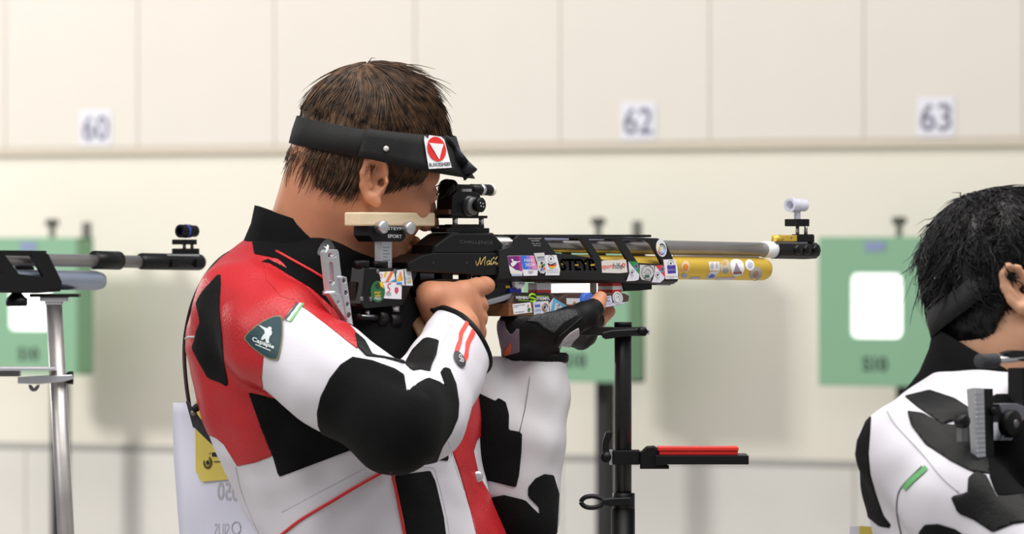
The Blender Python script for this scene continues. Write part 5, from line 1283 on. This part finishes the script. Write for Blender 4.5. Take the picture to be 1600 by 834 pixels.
# red pellet box lying on the tray
tb_z = P(1090, 711.5, YS-0.05)[2]
rbx = empty('pellet_box', (P(1090, 711, YS)[0], YS, tb_z+0.0002), 0, 'flat red pellet box lying on the black tray', 'box')
def pellet(b):
    p, q = P(1030, 705, YS-0.03), P(1153, 699, YS-0.03); zt2 = tb_z+0.0004
    b.box((p[0], YS-0.034, zt2), (q[0], YS+0.04, zt2+0.0052), clr(212, 34, 26), 0.0008)
wpart('box_base', pellet, rbx)
def plid(b):
    p, q = P(1028, 705, YS-0.03), P(1154, 699, YS-0.03); zt2 = tb_z+0.0058
    b.box((p[0], YS-0.035, zt2), (q[0], YS+0.041, zt2+0.0046), clr(232, 48, 36), 0.0008)
wpart('box_lid', plid, rbx)
def pell(b):
    for k in range(26):
        x = P(1042+k*3.7, 699, YS)[0]; b.lathe((x, YS-0.02+0.004*(k % 3), tb_z+0.0103), (0, 0, 1), [(0, 0.0012), (0.0012, 0.0009)], clr(150, 146, 150), 6)
pe = wpart('pellets', pell, rbx); pe['kind'] = 'stuff'

# ------------------------------------------------------------------ rifle resting on its stand at the next firing point
PL = np.array(RP0)-N*LANE; PL[2] = RP0[2]
rl = empty('air_rifle', PL, math.atan2(D[1], D[0]), 'black air rifle with silver cylinder resting on the silver stand at the left', 'rifle')
L_ = Rifle(PL, rl)
m_silverblue = mat('silver_cylinder', (176, 186, 206), 0.3, 0.75)
LT = 0.023
def lp(name, fn, label=None, parent=None): return L_.part(name, fn, parent, label)
lf = lp('fore_end', lambda b: (L_.plate(b, [(-150, 390), (66, 392), (76, 397), (97, 440), (97, 452), (60, 456), (-150, 452)], LT, [(LT-0.005, LT), (-LT, -LT+0.005)], m_ano, [[(-60, 396), (-20, 397), (2, 426), (-40, 424)], [(8, 398), (48, 398), (68, 432), (30, 428)]], 0.0008),
    L_.plate(b, [(-150, 446), (95, 448), (95, 455), (60, 458), (-150, 454)], 0.016, [(-0.016, 0.016)], m_ano, bevel=0.0008), L_.plate(b, [(-140, 389.5), (72, 391.5), (74, 395), (-140, 393.5)], 0.011, [(-0.011, 0.011)], m_ano, bevel=0.0005)))
lp('barrel', lambda b: L_.cyl(b, -230, 401, 216, 408.8, 0.0092, m_steel, 0, 24))
lp('barrel_weight', lambda b: L_.cyl(b, 147, 406, 186, 407, 0.0135, m_ano, 0, 28))
lp('air_cylinder', lambda b: L_.cyl(b, -130, 434, 160, 438.5, 0.0142, m_silverblue, 0, 28, [(0, 0.8), (0.03, 1), (0.96, 1), (0.99, 0.85), (1, 0.6)]))
lp('muzzle_tube', lambda b: L_.cyl(b, 218, 408, 314, 409.5, 0.0122, m_ano, 0, 12, [(0, 0.8), (0.03, 1), (0.97, 1), (1, 0.85)]))
lp('muzzle_flat', lambda b: L_.box(b, 262, 397, 312, 401, -0.006, 0.008, clr(150, 152, 156), 0.0005))
for u in (276, 314): lp('side_block', lambda b: L_.box(b, u-6, 404, u+5, 418, 0.004, 0.0155, m_ano, 0.001))
lp('sight_base', lambda b: L_.box(b, 281, 388, 312, 398, -0.008, 0.008, m_ano2, 0.0015))
for u in (288, 300): lp('sight_post', lambda b: b.lathe(L_.rp(u, 389, 0.0), (0, 0, 1), [(0, 0.0026), (0.009, 0.0026)], m_steel, 12))
lp('sight_bridge', lambda b: L_.box(b, 283, 374, 308, 382, -0.009, 0.009, m_ano2, 0.001))
front_sight(L_, 293, 361, False)
lp('hand_stop_knob', lambda b: b.lathe(L_.rp(26, 478, 0.0), (0, 0, 1), [(0, 0.014), (0.002, 0.0155), (0.011, 0.0155), (0.013, 0.012), (0.02, 0.006)], m_ano2, 22))
lp('receiver', lambda b: L_.plate(b, [(-330, 398), (-150, 392), (-140, 452), (-220, 456), (-330, 440)], 0.02, [(-0.02, 0.02)], m_ano, bevel=0.002))
lp('stock', lambda b: L_.plate(b, [(-420, 430), (-325, 404), (-325, 436), (-380, 500), (-430, 500)], 0.016, [(-0.016, 0.016)], m_ano, bevel=0.002))
# silver stand
YL = float(PL[1]+L_.rp(88, 460, 0)[0]*D[1])
ls = empty('rifle_stand', (P(100, 800, YL)[0], YL, 0), 0, 'silver metal stand with wing nut carrying the left rifle', 'stand')
m_tube = mat('worn_silver_tube', (176, 172, 170), 0.38, 0.75, var=0.12, vscale=30)
lsp = lambda name, fn, label=None: wpart(name, fn, ls, label)
def ltube(b):
    t0, t1 = P(84, 470, YL), P(103, 834, YL); e = t0+(t1-t0)*((t0[2]-0.03)/(t0[2]-t1[2])); b.tube([t0, t1, e], [0.0118, 0.0122, 0.0125], m_tube, 24)
lsp('tube', ltube)
lsp('foot_plate', lambda b: b.lathe((P(124, 834, YL)[0]-0.0, YL, 0.0), (0, 0, 1), [(0, 0.16), (0.02, 0.158), (0.035, 0.03)], m_tube, 32))
lsp('rest_plate', lambda b: ybox(b, 46, 459, 123, 464, YL-0.03, YL+0.03, m_ano2, 0.001))
lsp('head_block', lambda b: (ybox(b, 62, 463, 106, 471, YL-0.02, YL+0.02, m_alu, 0.002), ybox(b, 70, 470, 98, 476, YL-0.013, YL+0.013, m_alu, 0.002)))
lsp('shelf', lambda b: ybox(b, -120, 574, 86, 579, YL-0.06, YL+0.05, m_alu, 0.001))
lsp('shelf_support', lambda b: ybox(b, -100, 579, 30, 588, YL-0.02, YL+0.02, m_grey2, 0.001))
lsp('clamp_bar', lambda b: yplate(b, [(28, 589), (60, 587), (113, 585), (114, 592), (100, 596), (62, 600), (28, 599)], YL-0.014, 0.012, m_alu, 0.001))
wn = lsp('wing_nut', lambda b: yplate(b, catmull([(45, 601), (50, 602), (53, 606), (57, 602), (62, 601), (60, 607), (56, 611), (50, 611), (46, 607)], 3, True), YL-0.016, 0.006, m_grey2, 0.001))
lsp('lock_knob', lambda b: b.lathe(P(108, 590, YL+0.004), (1, 0, 0), [(-0.004, 0.007), (0.0, 0.0095), (0.006, 0.0095)], m_ano2, 18))

# ------------------------------------------------------------------ the dark-haired shooter at the right
Y2 = -0.70
pr2 = empty('person', (P(1580, 800, Y2)[0], Y2, 0), 0, 'black-haired shooter in a white and black jacket at the right edge', 'person')
m_skin2 = skin_mat('skin_tan', (212, 162, 130), 0.06)
ear2 = P(1596, 450, Y2-0.06); M0b = frame(74, -5, -16, (0, 0, 0)); H2 = M0b.copy(); H2[:3, 3] = ear2-M0b[:3, :3]@e_loc
def H2L(*p): return H2[:3, :3]@np.array(p, float)+H2[:3, 3]
S2R, E2R, W2R = P(1418, 705, Y2-0.12), P(1640, 900, Y2-0.26), P(1730, 730, Y2-0.05)
f = Field(); head_prims(f, H2)
nb2 = P(1560, 600, Y2+0.02)
f.cone(H2L(-0.03, 0, -0.045), nb2, 0.056, 0.066, 0.03); f.cone(H2L(-0.050, 0, 0.0), P(1540, 585, Y2+0.02), 0.036, 0.052, 0.03)
f.cone(nb2, P(1580, 860, Y2), 0.075, 0.09, 0.03); f.cone(P(1580, 860, Y2), P(1590, 1150, Y2), 0.09, 0.10, 0.03)
f.cone(P(1580, 700, Y2), S2R, 0.05, 0.04, 0.03); f.chain([S2R, E2R, W2R], [0.042, 0.036, 0.024], 0.02)
S2L, E2L, W2L = P(1730, 690, Y2+0.17), P(1800, 1000, Y2+0.12), P(1860, 720, Y2+0.25)
f.cone(P(1580, 700, Y2), S2L, 0.05, 0.04, 0.03); f.chain([S2L, E2L, W2L], [0.042, 0.036, 0.024], 0.02)
for w_, dx in ((W2R, 18), (W2L, 18)):
    pw = w_+np.array([0.03, 0.02, 0.05]); f.cone(w_, pw, 0.026, 0.03, 0.01)
    for k in range(4): f.chain([pw+np.array([0.0, 0.0, 0.03-0.018*k]), pw+np.array([0.035, 0.005, 0.03-0.018*k]), pw+np.array([0.045, 0.03, 0.028-0.018*k])], [0.012, 0.0105, 0.009], 0.004)
    f.chain([pw, pw+np.array([-0.01, 0.02, 0.05]), pw+np.array([0.015, 0.04, 0.06])], [0.016, 0.012, 0.010], 0.005)
V, Q = grow(f, 0.0032); V = smooth_mesh(V, Q, 1, 0.4); link('body', np_mesh('body', V, Q, m_skin2), pr2, True)
m_hair2 = hair_mat('black_hair', (9, 8, 9), (34, 31, 33), 0.35)
def cap2(fl, M):
    fl.ellipsoid((-0.007, 0, 0.049), (0.102, 0.082, 0.095), 0.01, M=M)
    fl.ellipsoid((-0.046, 0, 0.016), (0.050, 0.062, 0.068), 0.02, M=M)
    fl.ellipsoid((0.122, 0, -0.040), (0.092, 0.150, 0.112), 0.006, 's', M)
    for s_ in (-1, 1): fl.ellipsoid((0.0, s_*0.086, -0.034), (0.042, 0.030, 0.066), 0.006, 's', M)
    fl.ellipsoid((-0.02, 0, -0.120), (0.13, 0.110, 0.088), 0.006, 's', M)
def flow2(p):
    d = p-np.array([-0.03, 0.0, 0.15]); d /= np.linalg.norm(d, axis=1)[:, None]+1e-6; return d+np.array([-0.05, 0, -0.3])
hair_build(pr2, H2, m_hair2, cap2, lambda L: L[:, 2] > -0.06, 5200, lambda p: np.full(len(p), 0.052), 0.0008, flow2, 0.008, 11, 0.7, wave=0.8, clump=1.2, stray=0.10)
# short clipped hair at the nape
def cap2b(fl, M):
    fl.ellipsoid((-0.030, 0, -0.016), (0.070, 0.0665, 0.062), 0.01, M=M)
    fl.ellipsoid((0.065, 0, -0.050), (0.085, 0.15, 0.14), 0.006, 's', M)
    fl.ellipsoid((-0.03, 0, -0.142), (0.12, 0.12, 0.085), 0.006, 's', M)
    fl.ellipsoid((0.03, 0, -0.065), (0.092, 0.15, 0.088), 0.006, 's', M)
hair_build(pr2, H2, m_hair2, cap2b, lambda L: L[:, 2] > -0.2, 900, lambda p: np.full(len(p), 0.012), 0.0005, lambda p: np.tile([-0.2, 0, -1.0], (len(p), 1)), 0.001, 12, 0.3, name='nape_hair')
V_, F_ = band_geo(H2, 0.046, 0.52, lambda t: [(-0.016, 0.0), (0.0, 0.001), (0.016, 0.0)], 0.100, 0.0795, -0.012)
b = MB(); b.add(V_, F_, m_band, True); hb2 = b.build('headband', pr2, True, 'black headband')
b = MB(); V_, F_ = band_geo(H2, 0.052, 0.05, lambda t: [(-0.012, 0.0), (0.0, 0.001), (0.012, 0.0)], 0.103, 0.084, -0.004, 30, -85, -15); b.add(V_, F_, clr(190, 30, 90), True); b.build('pink_brow_band', pr2, True, 'pink strip of the headband')
# jacket
T2 = [(578, 1452, 1690), (592, 1438, 1710), (612, 1408, 1740), (640, 1374, 1760), (680, 1348, 1775), (720, 1339, 1785), (760, 1344, 1790), (800, 1352, 1795), (834, 1360, 1796), (950, 1390, 1800), (1060, 1400, 1810)]
z2, x2, a2 = [], [], []
for v, l, r in T2:
    pl, pq = P(l, v, Y2), P(r, v, Y2); z2.append(pl[2]); x2.append((pl[0]+pq[0])/2); a2.append((pq[0]-pl[0])/2)
z2, x2, a2 = (np.array(x)[::-1] for x in (z2, x2, a2))
def torso2_fn(p):
    z = np.clip(p[:, 2], z2[0], z2[-1]); cx = np.interp(z, z2, x2); s_ = np.interp(z, z2, a2)
    k = s_/math.sqrt((0.235*D[0])**2+(0.165*N[0])**2); a, b2 = 0.235*k, 0.165*k
    q = p-np.stack([cx, np.full(len(p), Y2), np.zeros(len(p))], 1); u, w = q@D, q@N
    d = (np.sqrt((u/a)**2+(w/b2)**2)-1)*np.minimum(a, b2)*0.85
    return np.maximum(d, np.maximum(p[:, 2]-z2[-1], z2[0]-p[:, 2]))
to2 = Field().add(torso2_fn, (x2.min()-0.32, Y2-0.36, z2[0]), (x2.max()+0.32, Y2+0.36, z2[-1]), 0.022)
ar2 = Field(); ar2.chain([P(1415, 702, Y2-0.12), P(1500, 790, Y2-0.2), P(1640, 900, Y2-0.26)], [0.056, 0.060, 0.060], 0.022)
ar2.chain([E2R, (E2R+W2R)/2, W2R], [0.058, 0.05, 0.042], 0.022)
j2 = Field(); j2.pr = to2.pr+ar2.pr; j2.chain([S2L, E2L, W2L-np.array([0, 0, 0.03])], [0.062, 0.055, 0.044], 0.022)
j2.cone(P(1470, 700, Y2-0.3), P(1530, 790, Y2-0.34), 0.006, 0.004, 0.018, 's'); j2.add(wrinkle(0.0014, 55, 8), (-9, -9, -9), (9, 9, 9), 0, 'd')
V, Q = grow(j2, 0.005, 14); V = smooth_mesh(V, Q, 1, 0.4); g2 = Garment(V, Q, pr2)
jk2 = link('shooting_jacket', np_mesh('shooting_jacket', V, Q, m_wleather), pr2, True, 'white shooting jacket with black panels')
X8 = lambda pts: crop(1270, 290, 1.533, pts)
for nm, pts, m in (('shoulder_patch', [(140, 552), (128, 565), (108, 610), (100, 670), (112, 735), (130, 790), (160, 815), (195, 822), (170, 790), (152, 740), (138, 690), (134, 640), (138, 590)], m_suede),
                   ('yoke_patch', [(220, 505), (280, 490), (340, 510), (378, 535), (374, 572), (340, 562), (312, 572), (250, 530)], m_bleather),
                   ('chest_patch', [(226, 540), (262, 545), (312, 572), (376, 575), (385, 610), (418, 650), (424, 690), (380, 685), (330, 660), (270, 620), (236, 575)], m_bleather),
                   ('sleeve_patch', [(330, 745), (370, 735), (372, 700), (390, 684), (415, 694), (440, 745), (600, 730), (600, 850), (560, 800), (480, 810), (430, 830), (385, 800), (348, 785)], m_bleather),
                   ('elbow_patch', [(255, 830), (268, 812), (300, 810), (340, 822), (400, 860), (380, 960), (260, 900)], m_suede),
                   ('black_front', [(378, 535), (440, 500), (700, 500), (700, 735), (440, 742), (424, 700), (418, 650), (385, 610)], m_bcloth)):
    g2.panel(nm, X8(pts), m, 0.0014, jk2)
b = MB(); g2.fill(b, dens(X8([(216, 724), (230, 706), (270, 671), (277, 680), (240, 714), (224, 730)]), 3), clr(96, 170, 104), 0.0018, 5); b.build('green_stripe', jk2, True)
b = MB(); g2.cord(b, catmull(X8([(262, 672), (215, 720), (203, 750), (203, 790), (212, 834)]), 5), 0.0011, clr(120, 120, 128), 0.0006); b.build('seam', jk2, True)
b = MB(); g2.cord(b, catmull(X8([(178, 540), (200, 575), (260, 640), (310, 700), (350, 735)]), 5), 0.0009, clr(176, 176, 182), 0.0004); b.build('seam', jk2, True)
# collar
b = MB(); cc2 = P(1552, 613, Y2+0.0); ring = []
for k in range(48):
    th = 2*math.pi*k/48; c, s_ = math.cos(th), math.sin(th)
    for zt_, ro in ((0.030, 0.0), (0.004, 0.006), (-0.024, 0.018), (-0.048, 0.036)): ring.append(cc2+np.array([(0.066+ro)*c, (0.074+ro)*s_, zt_+0.004-0.042*c]))
F_ = [[k*4+i, ((k+1) % 48)*4+i, ((k+1) % 48)*4+i+1, k*4+i+1] for k in range(48) for i in range(3)]
b.add(ring, F_, m_bcloth, True); co2 = b.build('collar', pr2, True, 'black collar with a pink mark'); md = co2.modifiers.new('thickness', 'SOLIDIFY'); md.thickness = 0.006; md.offset = -1
gc2 = Garment(np.array(ring), np.array(F_), pr2)
b = MB(); gc2.fill(b, dens(X8([(355, 437), (366, 436), (373, 502), (362, 503)]), 3), clr(196, 34, 84), 0.002, 4); b.build('pink_mark', co2, True)
b = MB(); yplate(b, [(1343, 821), (1362, 823), (1385, 860), (1385, 930), (1343, 930)], Y2+0.02, 0.001, m_yel, 0.0); b.build('accreditation_card', pr2, True)
b = MB(); yplate(b, [(1328, 822), (1380, 822), (1390, 950), (1328, 950)], Y2+0.025, 0.001, m_bib, 0.0); b.build('start_number_sheet', pr2, True)
lg = Field()
for sgn in (-1, 1):
    hc = P(1590, 1050, Y2)+D*0.10*sgn; ft_ = hc+D*0.10*sgn
    lg.chain([hc, np.array([(hc[0]+ft_[0])/2, (hc[1]+ft_[1])/2, 0.50]), np.array([ft_[0], ft_[1], 0.10])], [0.125, 0.085, 0.070], 0.03)
    lg.cone(np.array([ft_[0], ft_[1], 0.045])-N*0.05, np.array([ft_[0], ft_[1], 0.045])+N*0.16, 0.045, 0.040, 0.03)
lg.add(lambda p: 0.003-p[:, 2], (-9, -9, -9), (9, 9, 9), 0, 'i')
V, Q = grow(lg, 0.014, 10); link('shooting_trousers', np_mesh('shooting_trousers', V, Q, m_bcloth), pr2, True)
# the rifle at his shoulder: butt plate, cheek roller and clamp are in view
P2 = P(1600, 600, Y2-0.13)
r2 = empty('air_rifle', P2, math.atan2(D[1], D[0]), 'rifle butt with ridged silver plate at the black-haired shooter\'s shoulder', 'rifle')
Q2 = Rifle(P2, r2); q2 = lambda name, fn, label=None, parent=None: Q2.part(name, fn, parent, label)
bpl = q2('butt_plate', lambda b: Q2.plate(b, [(1523, 608), (1533, 606), (1538, 608), (1541, 725), (1530, 715), (1527, 660)], 0.012, [(0.0, 0.012)], m_alu, bevel=0.001), 'ridged silver butt plate')
for k in range(14): q2('ridge', lambda b: Q2.box(b, 1524.5+k*0.25, 612+k*7.6, 1537.5+k*0.25, 615+k*7.6, 0.0122, 0.0138, m_alu, 0.0006), None, bpl)
q2('butt_backing', lambda b: Q2.plate(b, [(1537, 607), (1552, 607), (1554, 720), (1560, 745), (1541, 730)], 0.008, [(-0.012, 0.008)], m_ano2, bevel=0.001))
q2('butt_screw', lambda b: (Q2.box(b, 1503, 658, 1512, 690, 0.0, 0.008, m_grey2, 0.001), Q2.knob(b, 1511, 658, 0.0, 0.014, 0.008, m_ano2)))
cr = q2('cheek_roller', lambda b: Q2.cyl(b, 1530, 564, 1556, 563, 0.0085, mat('grey_foam', (58, 58, 62), 0.8, bump=0.5, bscale=500), 0.01, 20), 'grey foam roller')
q2('roller_rod', lambda b: Q2.cyl(b, 1554, 563, 1620, 556, 0.0042, m_alu, 0.01, 12))
q2('roller_arm', lambda b: Q2.plate(b, [(1570, 551), (1585, 547), (1640, 548), (1640, 566), (1600, 564), (1578, 560)], 0.014, [(0.004, 0.014)], m_ano, bevel=0.001))
q2('clamp_bracket', lambda b: Q2.plate(b, [(1561, 631), (1590, 630), (1640, 650), (1640, 690), (1566, 688), (1572, 660)], 0.012, [(-0.008, 0.012)], mat('grey_bracket', (136, 138, 146), 0.4, 0.6), bevel=0.001))
q2('clamp_disc', lambda b: (Q2.knob(b, 1586, 662, 0.008, 0.022, 0.0165, m_ano2), Q2.knob(b, 1589, 662, 0.02, 0.0235, 0.005, m_grey2)))
q2('clamp_pin', lambda b: Q2.knob(b, 1556, 642, 0.002, 0.014, 0.005, m_ano2))
q2('gold_bracket', lambda b: (Q2.box(b, 1577, 712, 1640, 726, -0.004, 0.008, m_gold, 0.001), Q2.box(b, 1590, 694, 1597, 713, -0.004, 0.004, m_steel, 0.001), Q2.box(b, 1580, 690, 1640, 696, -0.004, 0.008, m_gold, 0.001)))
q2('stock', lambda b: Q2.plate(b, [(1600, 575), (1700, 570), (1760, 560), (1760, 610), (1700, 640), (1640, 700), (1600, 700)], 0.012, [(-0.012, 0.012)], m_ano, bevel=0.002))
q2('receiver', lambda b: Q2.plate(b, [(1740, 550), (1950, 556), (1950, 620), (1740, 612)], 0.02, [(-0.02, 0.02)], m_ano, bevel=0.002))
q2('barrel', lambda b: Q2.cyl(b, 1900, 575, 2320, 580, 0.0097, m_steel, 0, 24))
q2('air_cylinder', lambda b: Q2.cyl(b, 1900, 610, 2230, 614, 0.0155, m_gold, 0, 24))
